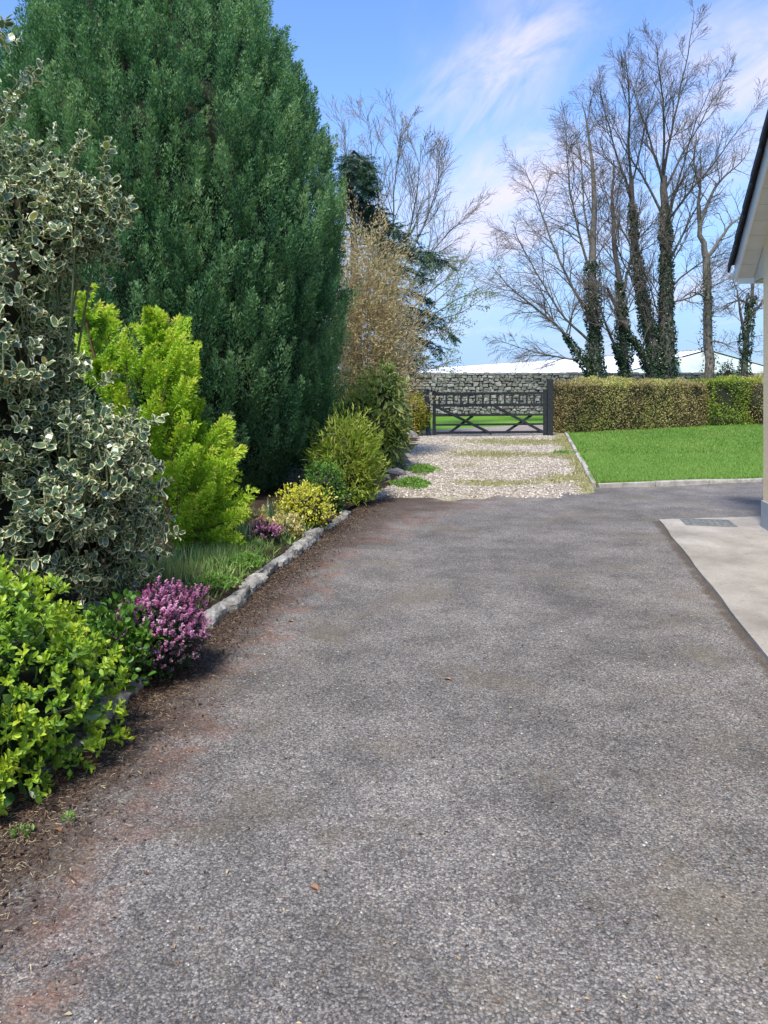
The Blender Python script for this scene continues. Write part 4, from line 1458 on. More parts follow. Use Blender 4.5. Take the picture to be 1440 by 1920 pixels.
lime_shrub()
p = at(245, 1170, 3.95)
plain_shrub('leafy_shrub', 'mid green leafy shrub squeezed between the lime shrub and the pink heather', 'shrub', (p[0] - .05, 3.95, .22), (.22, .24, .26), 900, .042, .6, M['box'], OVAL, .5, .6, (.3, 1.), .2, 81, core=False)

# ------------------------------------------------------------------ heathers


def heather(label, c, rad, n, seed, spk=.085):
    root = empty('heather', (c[0], c[1], 0)); tag(root, label, 'heather', 'pink heathers at the bed edge')
    off = np.array((c[0], c[1], 0))
    P, N, f = ell_points(n, c, rad, (.68, 1.05), .2, seed, 2.0, .06)
    A = norm(N * .7 + (0, 0, .8) + .25 * rng.normal(size=P.shape))
    m = 34
    t = np.tile(np.linspace(0, 1, m), len(P)); idx = np.repeat(np.arange(len(P)), m)
    ln = rng.uniform(.7, 1.3, len(P)) * spk
    q = rdir(len(idx)); q = norm(q - A[idx] * (q * A[idx]).sum(1, keepdims=True))
    B = P[idx] + A[idx] * (t * ln[idx])[:, None]
    flower = (t > .22) & (rng.random(len(idx)) < np.clip(.35 + (N[idx, 2] + .3) * .9, .15, .97))
    mb = MB()
    tone = np.clip(.45 + .28 * rng.normal(size=len(P)), 0, 1)
    fi = np.where(flower)[0]
    leaves(mb, FOLD, B[fi] - off, q[fi] * .9 + A[idx[fi]] * .4, A[idx[fi]], rng.uniform(.010, .016, len(fi)), .7, np.clip(tone[idx[fi]] + rng.normal(0, .15, len(fi)), 0, 1))
    mb.build('flowers', M['pink'], root, kind='stuff')
    gi = np.where(~flower)[0]
    mb = MB()
    leaves(mb, DIAMOND, B[gi] - off, q[gi] + A[idx[gi]], A[idx[gi]], rng.uniform(.012, .022, len(gi)), .25, rng.random(len(gi)))
    P2, N2, _ = ell_points(n * 14, c, np.array(rad) * .9, (.55, 1.), .2, seed, 2., .03)
    leaves(mb, DIAMOND, P2 - off, N2 + (0, 0, .6) + .5 * rng.normal(size=P2.shape), N2, rng.uniform(.02, .035, len(P2)), .22, rng.random(len(P2)))
    mb.build('foliage', M['heath_green'], root, kind='stuff')
    mb = MB(); stems(mb, (0, 0, .02), [x - off for x in P[rng.integers(0, len(P), 40)]], .006, .002); mb.build('stems', M['bark_red'], root, kind='stuff')
    mb = MB(); V, F = blob(np.asarray(c) - off, np.array(rad) * .66, seed, .2, (16, 10), .02); mb.add(V, F); mb.build('inner_shade_fill', M['core'], root, smooth=True)  # solid dark blob, painted as shade under the heather spikes


h1 = at(318, 1200, 4.35)
heather('large round pink heather spilling over the stone edging beside the lime shrub', (-1.20, 4.15, .23), (.22, .24, .22), 900, 91, .055)
h2 = gp(497, 1045)
heather('small pink heather in front of the cream variegated plant', (h2[0] - .04, h2[1] + .12, .17), (.15, .14, .12), 160, 92, .06)

# ------------------------------------------------------------------ low plants in the bed


def tuft(label, px, py, n, h, spread, mat=M['tuft'], name='grass_tuft', cat='grass tuft', z=None, w=.05, lean=.75, group='grass tufts in the bed', tone=(0, 1)):
    p = gp(px, py)
    if z is None: z = bedh(p[0], p[1]) if p[0] < kerb_x(p[1]) else .02
    root = empty(name, (p[0], p[1], z)); tag(root, label, cat, group)
    B = np.column_stack([rng.normal(0, spread, n), rng.normal(0, spread, n), np.full(n, -.01)])
    T = np.column_stack([rng.normal(0, lean, n), rng.normal(0, lean, n), np.ones(n)]) + B * 2.5
    Sx = h * rng.uniform(.55, 1.15, n)
    mb = MB()
    # each blade: two bent segments
    tm = (np.array([(-.5, 0, 0), (.5, 0, 0), (.4, .4, .03), (-.4, .4, .03), (.28, .75, .16), (-.28, .75, .16), (0, 1, .34)]), [(0, 1, 2, 3), (3, 2, 4, 5), (5, 4, 6)])
    leaves(mb, tm, B, T, np.column_stack([-T[:, 0], -T[:, 1], np.full(n, .6)]) + .1 * rng.normal(size=(n, 3)), Sx, w, rng.uniform(tone[0], tone[1], n))
    mb.build('blades', mat, root, kind='stuff')


tuft('straw tinged grass tuft under the right side of the holly', 285, 1105, 480, .17, .13, tone=(.3, 1))
tuft('grass tuft growing just behind the large heather', 335, 1118, 420, .14, .13, tone=(.3, 1))
tuft('short grass tuft at the foot of the golden conifer', 385, 1085, 420, .15, .15, tone=(.1, .85))
tuft('loose green grass beside the bright ground cover', 425, 1068, 320, .12, .13, tone=(.2, .9))
tuft('upright blue green grass clump left of the small heather', 443, 1048, 200, .26, .06, M['blue_shoot'], lean=.25)
tuft('bluish upright bulb leaves between the cream plant and the cypress', 507, 1015, 18, .30, .035, M['blue_shoot'], 'bulb_leaves', 'bulb plant', w=.075, lean=.18, group=None)
tuft('slanting bulb leaves over the cream variegated plant', 535, 1030, 12, .26, .03, M['blue_shoot'], 'bulb_leaves', 'bulb plant', w=.075, lean=.35, group=None)
tuft('thin grass at the foot of the lime shrub on the soil', 110, 1440, 40, .07, .05, tone=(0, .7), z=.02)


def ground_cover(label, px, py, rx, ry, n, mat=M['cover'], h=.06, name='ground_cover_plant', leaf=.03, z=None, group='bright ground cover plants'):
    p = gp(px, py)
    if z is None: z = bedh(p[0], p[1]) if p[0] < kerb_x(p[1]) else .02
    root = empty(name, (p[0], p[1], z)); tag(root, label, 'ground cover' if name.startswith('ground') else 'weed', group)
    th = rng.uniform(0, 6.283, n); r = np.sqrt(rng.random(n))
    rr = 1 + .3 * np.sin(th * 3 + px) + .2 * np.sin(th * 7)
    P = np.column_stack([np.cos(th) * r * rx * rr, np.sin(th) * r * ry * rr, h * (1 - r ** 2) * rng.uniform(.4, 1, n) + .01])
    T = np.column_stack([np.cos(th) * .5, np.sin(th) * .5, np.full(n, .7)]) + .6 * rng.normal(size=(n, 3))
    mb = MB(); leaves(mb, FOLD, P, T, rdir(n) + (0, 0, 1), leaf * rng.uniform(.6, 1.2, n), .5, rng.random(n))
    mb.build('leaves', mat, root, kind='stuff')


# low grass and seedlings over the open soil of the bed
mb = MB(); n = 9000
yy = rng.uniform(4.3, 8.2, n); xx = kerb_x(yy) - .06 - np.abs(rng.normal(0, .42, n))
k = snoise(np.column_stack([xx, yy, xx * 0]), 3.0, 77) > rng.uniform(-.9, .9, n); xx, yy = xx[k], yy[k]; n = len(xx)
T = np.column_stack([rng.normal(0, .7, n), rng.normal(0, .7, n), np.ones(n)])
leaves(mb, BLADE, np.column_stack([xx, yy, bed_z(np.column_stack([xx, yy])) - .005]), T, rdir(n), rng.uniform(.03, .11, n), .11, np.clip(rng.random(n) * .8, 0, 1))
tag(mb.build('bed_grass', M['tuft']), 'low mixed grass and seedlings over the soil of the planting bed', 'grass', kind='stuff')
ground_cover('bright green ground cover patch between the large heather and the edging stones', 398, 1128, .17, .20, 900)
ground_cover('bright green ground cover patch at the edging below the small heather', 455, 1083, .16, .24, 800)
ground_cover('leafy green weed clump in front of the rocks at the gravel corner', 772, 915, .26, .34, 1300, h=.12, name='weed_patch', leaf=.05, group='weeds along the gravel')
ground_cover('green weeds on the gravel just behind the front weed clump', 792, 888, .24, .5, 1100, h=.12, name='weed_patch', leaf=.05, group='weeds along the gravel')
ground_cover('tiny green weed on the litter below the large heather', 305, 1278, .05, .04, 60, h=.03, name='weed_patch', leaf=.025, group='weeds along the gravel')
ground_cover('single small green seedling at the tarmac edge below the lime shrub', 128, 1552, .022, .022, 26, h=.03, name='weed_patch', leaf=.022, z=.012, group='weeds along the gravel')
ground_cover('faint green seedling near the lower left corner', 38, 1575, .04, .03, 40, h=.025, name='weed_patch', leaf=.022, z=.012, group='weeds along the gravel')
ground_cover('low green weed at the lawn kerb beside the gravel', 1058, 853, .30, .3, 260, h=.06, name='weed_patch', leaf=.05, group='weeds along the gravel')

e1 = gp(567, 1008)
plain_shrub('golden_shrub', 'bright golden variegated euonymus mound at the bed edge', 'shrub', (e1[0] + .0, e1[1] + .28, .26), (.28, .24, .23), 2600, .034, .6, M['euonymus'], FOLD, .4, .8, (.5, 1.12), .34, 101, nscale=2.4)
e2 = gp(525, 1030)
plain_shrub('variegated_plant', 'pale cream variegated plant between the small heather and the golden mound', 'shrub', (e2[0] + .02, e2[1] + .14, .17), (.20, .14, .12), 900, .04, .55, M['cream'], FOLD, .4, .7, (.5, 1), .25, 102, core=False)
e3 = gp(480, 1020)
plain_shrub('variegated_plant', 'sparse cream and green plant under the edge of the cypress', 'shrub', (e3[0], e3[1] + .1, .18), (.16, .14, .15), 420, .045, .5, M['cream'], FOLD, .5, .7, (.4, 1), .25, 103, core=False)
e4 = at(612, 930, 9.0)
plain_shrub('green_shrub', 'small fresh green bush between the cypress and the feathery lime bush', 'shrub', (e4[0] - .02, 9.0, .32), (.24, .24, .34), 2400, .035, .55, M['box'], FOLD, .4, .8, (.5, 1.1), .28, 104)
# feathery lime bush
p = at(655, 885, 9.9)
plain_shrub('feathery_shrub', 'arching yellow green bush with narrow leaves right of the cypress', 'shrub', (p[0] - .04, 9.95, .46), (.42, .5, .58), 5600, .10, .17, M['feather'], FOLD, .35, .6, (.35, 1.12), .32, 105, nscale=2.4, wild=160)
p = at(735, 790, 13.2)
plain_shrub('laurel_shrub', 'upright laurel with long pale drooping leaves beside the gravel', 'shrub', (p[0] - .16, 13.3, .92), (.42, .45, .92), 1900, .16, .28, M['laurel'], FOLD, -.1, .5, (.45, 1.08), .28, 106, droop=.5)
p = at(700, 640, 15.0)
plain_shrub('tan_bush', 'tall tan dry looking bush between the cypress and the gate', 'shrub', (p[0] - .15, 15.4, 2.35), (.98, .95, 2.25), 42000, .075, .22, M['tan'], DIAMOND, .5, .6, (.35, 1.15), .30, 107, nscale=2.8, wild=700, core=False)
p = at(690, 830, 14.0)
plain_shrub('loose_bush', 'loose yellow green bush under the tan bush behind the feathery bush', 'shrub', (p[0] - .25, 13.0, .8), (.7, .6, .75), 5600, .07, .3, M['feather'], FOLD, .4, .6, (.4, 1.12), .3, 108, wild=200)
p = at(778, 780, 21.4)
plain_shrub('golden_bush', 'clipped golden yellow bush left of the gate', 'shrub', (p[0] - .06, 21.5, .62), (.50, .5, .62), 6500, .055, .5, M['goldhedge'], FOLD, .4, .7, (.65, 1), .1, 109)

# ------------------------------------------------------------------ hedges


def hedge(name, label, a, b, w, h, n, ln, mat, seed, z0=.05, wid=.5, taper=.0):
    a = np.asarray(a, float); b = np.asarray(b, float); d = b - a; L = np.linalg.norm(d); d /= L
    ang = math.atan2(d[1], d[0])
    root = empty(name, (*a, 0), ang); tag(root, label, 'hedge')
    # sample the surfaces of a rounded box in local space
    u = rng.uniform(0, L, n)
    s = rng.uniform(0, 2 * h + w, n)
    y = np.where(s < h, -w / 2, np.where(s < h + w, s - h - w / 2, w / 2))
    z = np.where(s < h, s, np.where(s < h + w, h, s - h - w))
    N = np.where((s < h)[:, None], (0, -1, 0), np.where((s < h + w)[:, None], (0, 0, 1.), (0, 1., 0)))
    rnd = .12
    z = np.where((z > h - rnd) & (np.abs(y) > w / 2 - rnd), z - .05, z)
    P = np.column_stack([u, y, z + z0])
    endm = rng.random(n) < w / L * .5
    P[endm, 0] = rng.random(endm.sum()) * .05; N[endm] = (-1, 0, 0); P[endm, 1] = rng.uniform(-w / 2, w / 2, endm.sum()); P[endm, 2] = rng.uniform(z0, h, endm.sum())
    ns = .12 * snoise(P, .8, seed) + .09 * snoise(P, 2.6, seed + 1)
    P = P + N * ns[:, None] - N * (rng.random(n) ** 1.5 * .16)[:, None]
    T = N * .7 + (0, 0, .6) + .7 * rng.normal(size=(n, 3))
    a_ = np.clip(rng.random(n) * .6 + .15 + .35 * snoise(P, .9, seed + 5) + .22 * (P[:, 2] > h - .06), 0, 1)  # top leaves yellower, and lightened in tone to look sunlit
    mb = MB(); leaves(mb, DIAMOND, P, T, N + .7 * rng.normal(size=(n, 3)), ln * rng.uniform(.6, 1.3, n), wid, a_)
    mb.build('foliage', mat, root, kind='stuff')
    mb = MB(); V, F = bbox_bev(.1, L - .05, -w / 2 + .12, w / 2 - .12, 0, h - .08, .1); mb.add(V, F); mb.build('inner_shade_fill', M['core'], root)  # solid box in a dark colour, painted as shade within the hedge
    mb = MB()
    k = int(L * 40)
    lines = []
    for i in range(k):
        x = rng.uniform(0, L); yy = rng.uniform(-w / 2, w / 2); l = rng.uniform(.1, .30)
        st = np.array((x, yy, h + z0 - .1)); e = st + np.array((rng.normal(0, .05), rng.normal(0, .05), l))
        lines.append((np.stack([st, (st + e) / 2 + rng.normal(0, .01, 3), e]), np.array((.004, .003, .0015))))
    tubes_batch(mb, lines, 3); mb.build('shoots', M['twig'], root, kind='stuff')
    return root


HA, HB, HC, HD = np.array((5.05, 22.6)), np.array((10.55, 25.9)), np.array((12.9, 27.2)), np.array((17.2, 29.5))
hedge('hedge', 'clipped brown and olive beech hedge right of the gate', HA, HB, .9, 1.52, 38000, .054, M['hedge'], 201)
hedge('hedge', 'greener yellow tipped hedge section right of the brown hedge', HB + (.03, .02), HD, .95, 1.62, 36000, .06, M['hedge_green'], 211)
p = at(1412, 760, 27.0)
plain_shrub('twiggy_shrub', 'sparse twiggy brown green shrub between the hedge and the house corner', 'shrub', (13.0, 26.55, .88), (.62, .5, .98), 4200, .055, .45, M['hedge'], FOLD, .4, .7, (.3, 1.05), .22, 221)
# little round evergreen by the wall
p = at(1356, 690, 34.0)
plain_shrub('round_evergreen', 'small round dark evergreen by the wall between the two rightmost bare trees', 'shrub', (p[0], 33.6, 1.35), (.45, .45, 1.02), 2200, .07, .5, M['ivy'], FOLD, .4, .7, (.7, 1), .12, 222)

# ------------------------------------------------------------------ bare trees


class Tree:
    def __init__(s, seed):
        s.r = random.Random(seed); s.lines = {0: [], 1: [], 2: [], 3: [], 4: []}

    def poly(s, pts, r0, r1, lev=0, n=14):
        pts = np.asarray(pts, float)
        t = np.linspace(0, 1, len(pts)); u = np.linspace(0, 1, n)
        # smooth resample (Catmull-like through linear + relax)
        q = np.stack([np.interp(u, t, pts[:, k]) for k in range(3)], 1)
        for _ in range(2):
            q[1:-1] = (q[:-2] + 2 * q[1:-1] + q[2:]) / 4
        q += np.array([[s.r.gauss(0, .02), s.r.gauss(0, .02), 0] for _ in range(n)])
        rr = r0 + (r1 - r0) * np.linspace(0, 1, n) ** .85
        s.lines[lev].append((q, rr))
        return q, rr

    def grow(s, p, d, L, r, lev, maxlev, up=.15, wig=.16, kids=(7, 7, 6, 4), ratio=.52, ang=(28, 55), droop=0.0):
        n = (9, 8, 6, 4, 3)[min(lev, 4)]
        pts = [np.array(p)]; d = np.array(d) / np.linalg.norm(d); step = L / (n - 1)
        dirs = [d]
        for i in range(n - 1):
            wg = wig * (1, 1, .8, .62, .5)[min(lev, 4)]
            d = d + np.array((s.r.gauss(0, wg), s.r.gauss(0, wg), s.r.gauss(0, wg) + up * (1 if lev < 3 else .6) - droop * lev * .35))
            d = d / np.linalg.norm(d)
            pts.append(pts[-1] + d * step); dirs.append(d)
        rend = max(r * .22, .0035)
        rad = np.linspace(r, rend, n)
        s.lines[min(lev, 4)].append((np.array(pts), rad))
        if lev < maxlev:
            nk = kids[min(lev, len(kids) - 1)]
            for j in range(nk):
                f = .18 + .8 * (j + s.r.random()) / nk
                i = min(int(f * (n - 1)), n - 2); g = f * (n - 1) - i
                q = pts[i] * (1 - g) + pts[i + 1] * g
                s.child(q, dirs[i], L * ratio * (1.15 - .5 * f) * s.r.uniform(.7, 1.25), rad[i] * .62, lev + 1, maxlev, up, wig, kids, ratio, ang, droop)

    def child(s, q, pd, L, r, lev, maxlev, up, wig, kids, ratio, ang, droop):
        a = R(s.r.uniform(*ang)); t = np.array(pd)
        v = np.array((s.r.gauss(0, 1), s.r.gauss(0, 1), s.r.gauss(0, 1))); v -= t * (v @ t); v /= np.linalg.norm(v)
        s.grow(q, t * math.cos(a) + v * math.sin(a), L, max(r, .004), lev, maxlev, up, wig, kids, ratio, ang, droop)

    def along(s, q, rr, n, f0, f1, Lf, lev, maxlev, out=None, **kw):
        """side branches along a limb"""
        m = len(q)
        for j in range(n):
            f = f0 + (f1 - f0) * (j + s.r.random()) / n
            i = min(int(f * (m - 1)), m - 2); g = f * (m - 1) - i
            p = q[i] * (1 - g) + q[i + 1] * g
            d = q[i + 1] - q[i]; d /= np.linalg.norm(d)
            if out is not None: d = d + np.array(out) * s.r.uniform(.2, 1); d /= np.linalg.norm(d)
            s.child(p, d, Lf(f) * s.r.uniform(.7, 1.25), min(rr[i] * .55, Lf(f) * .016 + .004), lev, maxlev, kw.get('up', .15), kw.get('wig', .16), kw.get('kids', (7, 7, 6, 4)), kw.get('ratio', .52), kw.get('ang', (28, 55)), kw.get('droop', 0))

    def build(s, root, off, bark, twig):
        mb = MB()
        for k, (p, r) in enumerate(s.lines[0]):
            one = MB(); tubes_batch(one, [(p - off, r)], 10)
            one.build('trunk' if k == 0 else 'stem', bark, root, smooth=True)
        for p, r in s.lines[1]:
            one = MB(); tubes_batch(one, [(p - off, r)], 6); one.build('limb', bark, root, smooth=True)
        tubes_batch(mb, [(p - off, r) for p, r in s.lines[2]], 4)
        mb.build('branches', bark, root, smooth=True, kind='stuff')
        mb = MB()
        for l in (3, 4):
            if s.lines[l]: tubes_batch(mb, [(p - off, np.maximum(r, .0046)) for p, r in s.lines[l]], 3)
        if mb.n: mb.build('crown', twig, root, kind='stuff')


def ivy_on(root, off, runs, dens=420, seed=0, leaf=.085):
    mb = MB()
    for (q, r0, r1, f0, f1) in runs:
        q = np.asarray(q); seg = np.linalg.norm(np.diff(q, axis=0), axis=1); Lt = seg.sum() * (f1 - f0)
        n = int(dens * Lt * (.5 + 2.2 * r0))
        f = f0 + (f1 - f0) * rng.random(n) ** 1.5
        u = f * (len(q) - 1); i = np.minimum(u.astype(int), len(q) - 2); g = (u - i)[:, None]
        p = q[i] * (1 - g) + q[i + 1] * g
        ax = norm(q[i + 1] - q[i])
        v = rdir(n); v = norm(v - ax * (v * ax).sum(1, keepdims=True))
        rad = (r0 + (r1 - r0) * (f - f0) / (f1 - f0)) * (.55 + .5 * rng.random(n) ** .6) * (1 + .30 * snoise(p, 1.7, seed))
        leaves(mb, DIAMOND, p + v * rad[:, None] - off, v * .5 - (0, 0, .5) + .6 * rng.normal(size=(n, 3)), v + .5 * rng.normal(size=(n, 3)), leaf * rng.uniform(.7, 1.3, n), .8, rng.random(n))
    mb.build('ivy', M['ivy'], root, kind='stuff')


TY = 30.0


def tp(*pts, Y=TY, dy=0.0):
    k = len(pts)
    return [at(px, py, Y + dy * i / max(1, k - 1)) for i, (px, py) in enumerate(pts)]


KW = dict(up=.10, wig=.15, kids=(7, 7, 8, 5), ratio=.58, ang=(22, 50))


def tree_main():
    t = Tree(5)
    base = at(1243, 789, TY); root = empty('bare_tree', base)
    tag(root, 'tallest bare tree with an ivy clad double trunk behind the hedge', 'tree', 'bare trees behind the hedge')
    q1, r1 = t.poly(tp((1243, 792), (1247, 700), (1249, 600), (1250, 500), (1246, 410), (1243, 330)), .42, .12, 0, 16)
    q2, r2 = t.poly(tp((1240, 770), (1232, 690), (1216, 620), (1204, 560), (1192, 480), (1186, 400), (1182, 330)), .33, .08, 0, 16)
    q3, r3 = t.poly(tp((1236, 735), (1210, 672), (1182, 630), (1158, 590), (1140, 540), dy=-1.5), .20, .05, 0, 12)
    ups = [((1243, 335), (1246, 250), (1240, 150), (1228, 80)), ((1243, 335), (1262, 230), (1285, 120), (1303, 20)), ((1243, 345), (1222, 270), (1196, 200), (1178, 130)),
           ((1244, 360), (1290, 270), (1330, 200), (1372, 130)), ((1247, 420), (1300, 350), (1345, 300), (1412, 205)), ((1246, 410), (1205, 330), (1165, 270), (1132, 200)),
           ((1250, 500), (1290, 420), (1320, 360), (1345, 320)), ((1182, 335), (1178, 250), (1180, 170), (1172, 95)), ((1184, 380), (1160, 300), (1140, 230), (1122, 150)),
           ((1183, 350), (1205, 260), (1222, 180), (1250, 90)), ((1250, 545), (1300, 500), (1340, 480), (1380, 470)), ((1250, 570), (1290, 560), (1330, 540), (1372, 520)),
           ((1192, 480), (1160, 420), (1140, 380), (1118, 330)), ((1206, 560), (1170, 500), (1150, 440), (1135, 400)), ((1246, 440), (1276, 330), (1300, 240), (1340, 150))]
    for i, u in enumerate(ups):
        q, r = t.poly(tp(*u, dy=((i * 37) % 7 - 3) * .7), .058 if i < 9 else .042, .009, 1, 12)
        t.along(q, r, 11, .18, 1.0, lambda f: 2.1 - 1.3 * f, 2, 4, **KW)
    t.along(q1, r1, 12, .30, .95, lambda f: 2.8 - 1.0 * f, 2, 4, **KW)
    t.along(q2, r2, 12, .30, 1.0, lambda f: 2.4 - 1.0 * f, 2, 4, **KW)
    t.along(q3, r3, 8, .3, 1.0, lambda f: 2.0 - .9 * f, 2, 4, **KW)
    t.build(root, base, M['bark'], M['twig'])
    ivy_on(root, base, [(q1, .50, .17, 0, .86), (q2, .40, .14, 0, .88), (q3, .26, .10, 0, .6)], 560, 11)


def tree_birch():
    t = Tree(9)
    Y = 29.5
    base = at(1118, 789, Y); root = empty('bare_tree', base)
    tag(root, 'leaning bare birch with drooping twigs nearest the gate', 'tree', 'bare trees behind the hedge')
    P_ = lambda *p, dy=0: tp(*p, Y=Y, dy=dy)
    q1, r1 = t.poly(P_((1119, 792), (1118, 700), (1113, 610), (1111, 540), (1113, 440), (1116, 350), (1106, 260), (1092, 190)), .30, .012, 0, 20)
    q2, r2 = t.poly(P_((1117, 715), (1085, 662), (1046, 610), (1010, 580), (960, 545), (922, 500), dy=-1), .085, .014, 0, 14)
    q3, r3 = t.poly(P_((1112, 600), (1072, 540), (1036, 460), (1012, 380), (985, 320), dy=1), .065, .012, 0, 14)
    q4, r4 = t.poly(P_((1112, 540), (1085, 440), (1066, 340), (1060, 250), dy=-1.0), .06, .012, 0, 12)
    q5, r5 = t.poly(P_((1113, 500), (1096, 400), (1090, 300), (1075, 230), dy=1.4), .05, .010, 0, 12)
    q6, r6 = t.poly(P_((1105, 640), (1050, 590), (1000, 500), (960, 420), dy=-1.6), .055, .012, 0, 12)
    q7, r7 = t.poly(P_((1112, 680), (1060, 672), (1000, 660), (940, 640), dy=-.6), .045, .010, 0, 12)
    kw = dict(up=.02, wig=.16, kids=(6, 7, 8, 5), ratio=.60, ang=(20, 50), droop=.09)
    for q, r, n, L in ((q1, r1, 16, 2.2), (q2, r2, 17, 2.0), (q3, r3, 17, 2.1), (q4, r4, 16, 2.0), (q5, r5, 14, 1.8), (q6, r6, 16, 1.9), (q7, r7, 12, 1.3)):
        t.along(q, r, n, .22, 1.0, lambda f: L * (1.1 - .55 * f), 2, 4, **kw)
    t.build(root, base, M['bark_pale'], M['twig'])
    ivy_on(root, base, [(q1, .46, .28, 0, .50), (q2, .26, .10, 0, .34)], 620, 12)


def tree_thin():
    t = Tree(12)
    base = at(1172, 789, TY - .6); root = empty('bare_tree', base)
    tag(root, 'slim ivy covered bare tree between the birch and the tallest tree', 'tree', 'bare trees behind the hedge')
    P_ = lambda *p, dy=0: tp(*p, Y=TY - .6, dy=dy)
    q1, r1 = t.poly(P_((1174, 792), (1172, 700), (1168, 620), (1164, 550), (1152, 470), (1146, 380), (1150, 300)), .22, .03, 0, 16)
    q2, r2 = t.poly(P_((1171, 690), (1150, 640), (1128, 590), (1110, 530), dy=-1.2), .08, .015, 0, 12)
    q3, r3 = t.poly(P_((1164, 560), (1185, 480), (1200, 410), dy=-1.), .07, .015, 0, 12)
    for q, r, n, L in ((q1, r1, 15, 2.0), (q2, r2, 9, 1.6), (q3, r3, 9, 1.6)):
        t.along(q, r, n, .35, 1.0, lambda f: L * (1.1 - .5 * f), 2, 4, **KW)
    t.build(root, base, M['bark'], M['twig'])
    ivy_on(root, base, [(q1, .42, .16, 0, .55), (q2, .2, .1, 0, .3)], 620, 13)


def tree_fork():
    t = Tree(15)
    base = at(1326, 789, TY); root = empty('bare_tree', base)
    tag(root, 'single straight bare trunk forking high up right of the tallest tree', 'tree', 'bare trees behind the hedge')
    q1, r1 = t.poly(tp((1327, 792), (1328, 700), (1327, 600), (1325, 530), (1325, 478)), .20, .14, 0, 14)
    q2, r2 = t.poly(tp((1325, 482), (1314, 450), (1310, 405), (1309, 370), (1318, 330), (1312, 280)), .13, .012, 0, 14)
    q3, r3 = t.poly(tp((1326, 484), (1345, 455), (1365, 425), (1390, 405), (1410, 385), (1430, 350)), .075, .010, 0, 14)
    q4, r4 = t.poly(tp((1312, 425), (1330, 370), (1352, 335), (1385, 310), (1408, 275)), .075, .010, 0, 12)
    q5, r5 = t.poly(tp((1312, 350), (1300, 300), (1306, 250)), .06, .014, 0, 10)
    q6, r6 = t.poly(tp((1327, 560), (1300, 545), (1280, 556), dy=-1), .05, .012, 0, 8)
    q7, r7 = t.poly(tp((1328, 640), (1350, 640), (1372, 652), dy=-1), .05, .012, 0, 8)
    kw = dict(up=.05, wig=.24, kids=(6, 6, 5, 3), ratio=.5, ang=(30, 65))
    for q, r, n, L in ((q2, r2, 8, 1.5), (q3, r3, 12, 1.4), (q4, r4, 15, 1.5), (q5, r5, 8, 1.3), (q6, r6, 6, .9), (q7, r7, 6, .9)):
        t.along(q, r, n, .2, 1.0, lambda f: L * (1.1 - .5 * f), 2, 4, **kw)
    t.along(q1, r1, 9, .3, 1.0, lambda f: 1.3, 3, 4, **kw)
    t.build(root, base, M['bark_pale'], M['twig_pale'])
    ivy_on(root, base, [(q1, .31, .24, .1, .8)], 170, 14, .07)


def tree_small():
    t = Tree(18)
    base = at(1398, 789, TY); root = empty('bare_tree', base)
    tag(root, 'small gnarled bare tree beside the house corner', 'tree', 'bare trees behind the hedge')
    q1, r1 = t.poly(tp((1397, 792), (1396, 690), (1400, 620), (1410, 560), (1414, 500), (1405, 440)), .17, .012, 0, 16)
    q2, r2 = t.poly(tp((1398, 640), (1388, 590), (1384, 550), (1374, 520)), .075, .010, 0, 12)
    q3, r3 = t.poly(tp((1408, 575), (1390, 560), (1365, 570), (1350, 578)), .06, .015, 0, 10)
    q4, r4 = t.poly(tp((1400, 600), (1425, 570), (1450, 540)), .07, .012, 0, 10)
    kw = dict(up=.03, wig=.30, kids=(6, 6, 5, 3), ratio=.55, ang=(35, 70))
    for q, r, n, L in ((q1, r1, 14, 1.3), (q2, r2, 10, 1.1), (q3, r3, 10, .9), (q4, r4, 10, 1.1)):
        t.along(q, r, n, .25, 1.0, lambda f: L * (1.1 - .5 * f), 2, 4, **kw)
    t.build(root, base, M['bark'], M['twig'])
    ivy_on(root, base, [(q1, .36, .18, 0, .62)], 420, 15)


def tree_left():
    t = Tree(23)
    Y = 25.0
    base = at(735, 805, Y); root = empty('bare_tree', base)
    tag(root, 'pale bare tree spreading above the dark conifer left of the gate', 'tree', 'bare trees left of the gate')
    P_ = lambda *p, dy=0: tp(*p, Y=Y, dy=dy)
    q0, r0 = t.poly(P_((735, 810), (732, 700), (735, 600), (740, 520)), .16, .07, 0, 12)
    runs = [((740, 530), (770, 440), (782, 360), (790, 270)), ((736, 590), (790, 500), (835, 440), (880, 400)), ((735, 560), (715, 430), (702, 320), (690, 215)),
            ((740, 530), (735, 400), (745, 300), (752, 240)), ((734, 620), (790, 560), (840, 520), (870, 490)), ((735, 570), (690, 460), (660, 340), (640, 230)),
            ((738, 540), (795, 430), (820, 350), (835, 300)), ((736, 560), (670, 470), (630, 380), (610, 290))]
    kw = dict(up=.10, wig=.13, kids=(6, 6, 7, 4), ratio=.56, ang=(18, 44))
    for i, u in enumerate(runs):
        q, r = t.poly(P_(*u, dy=((i * 5) % 7 - 3) * .6), .040, .008, 1, 12)
        t.along(q, r, 13, .2, 1.0, lambda f: 1.9 - 1.0 * f, 2, 4, **kw)
    t.build(root, base, M['bark_pale'], M['twig_pale'])


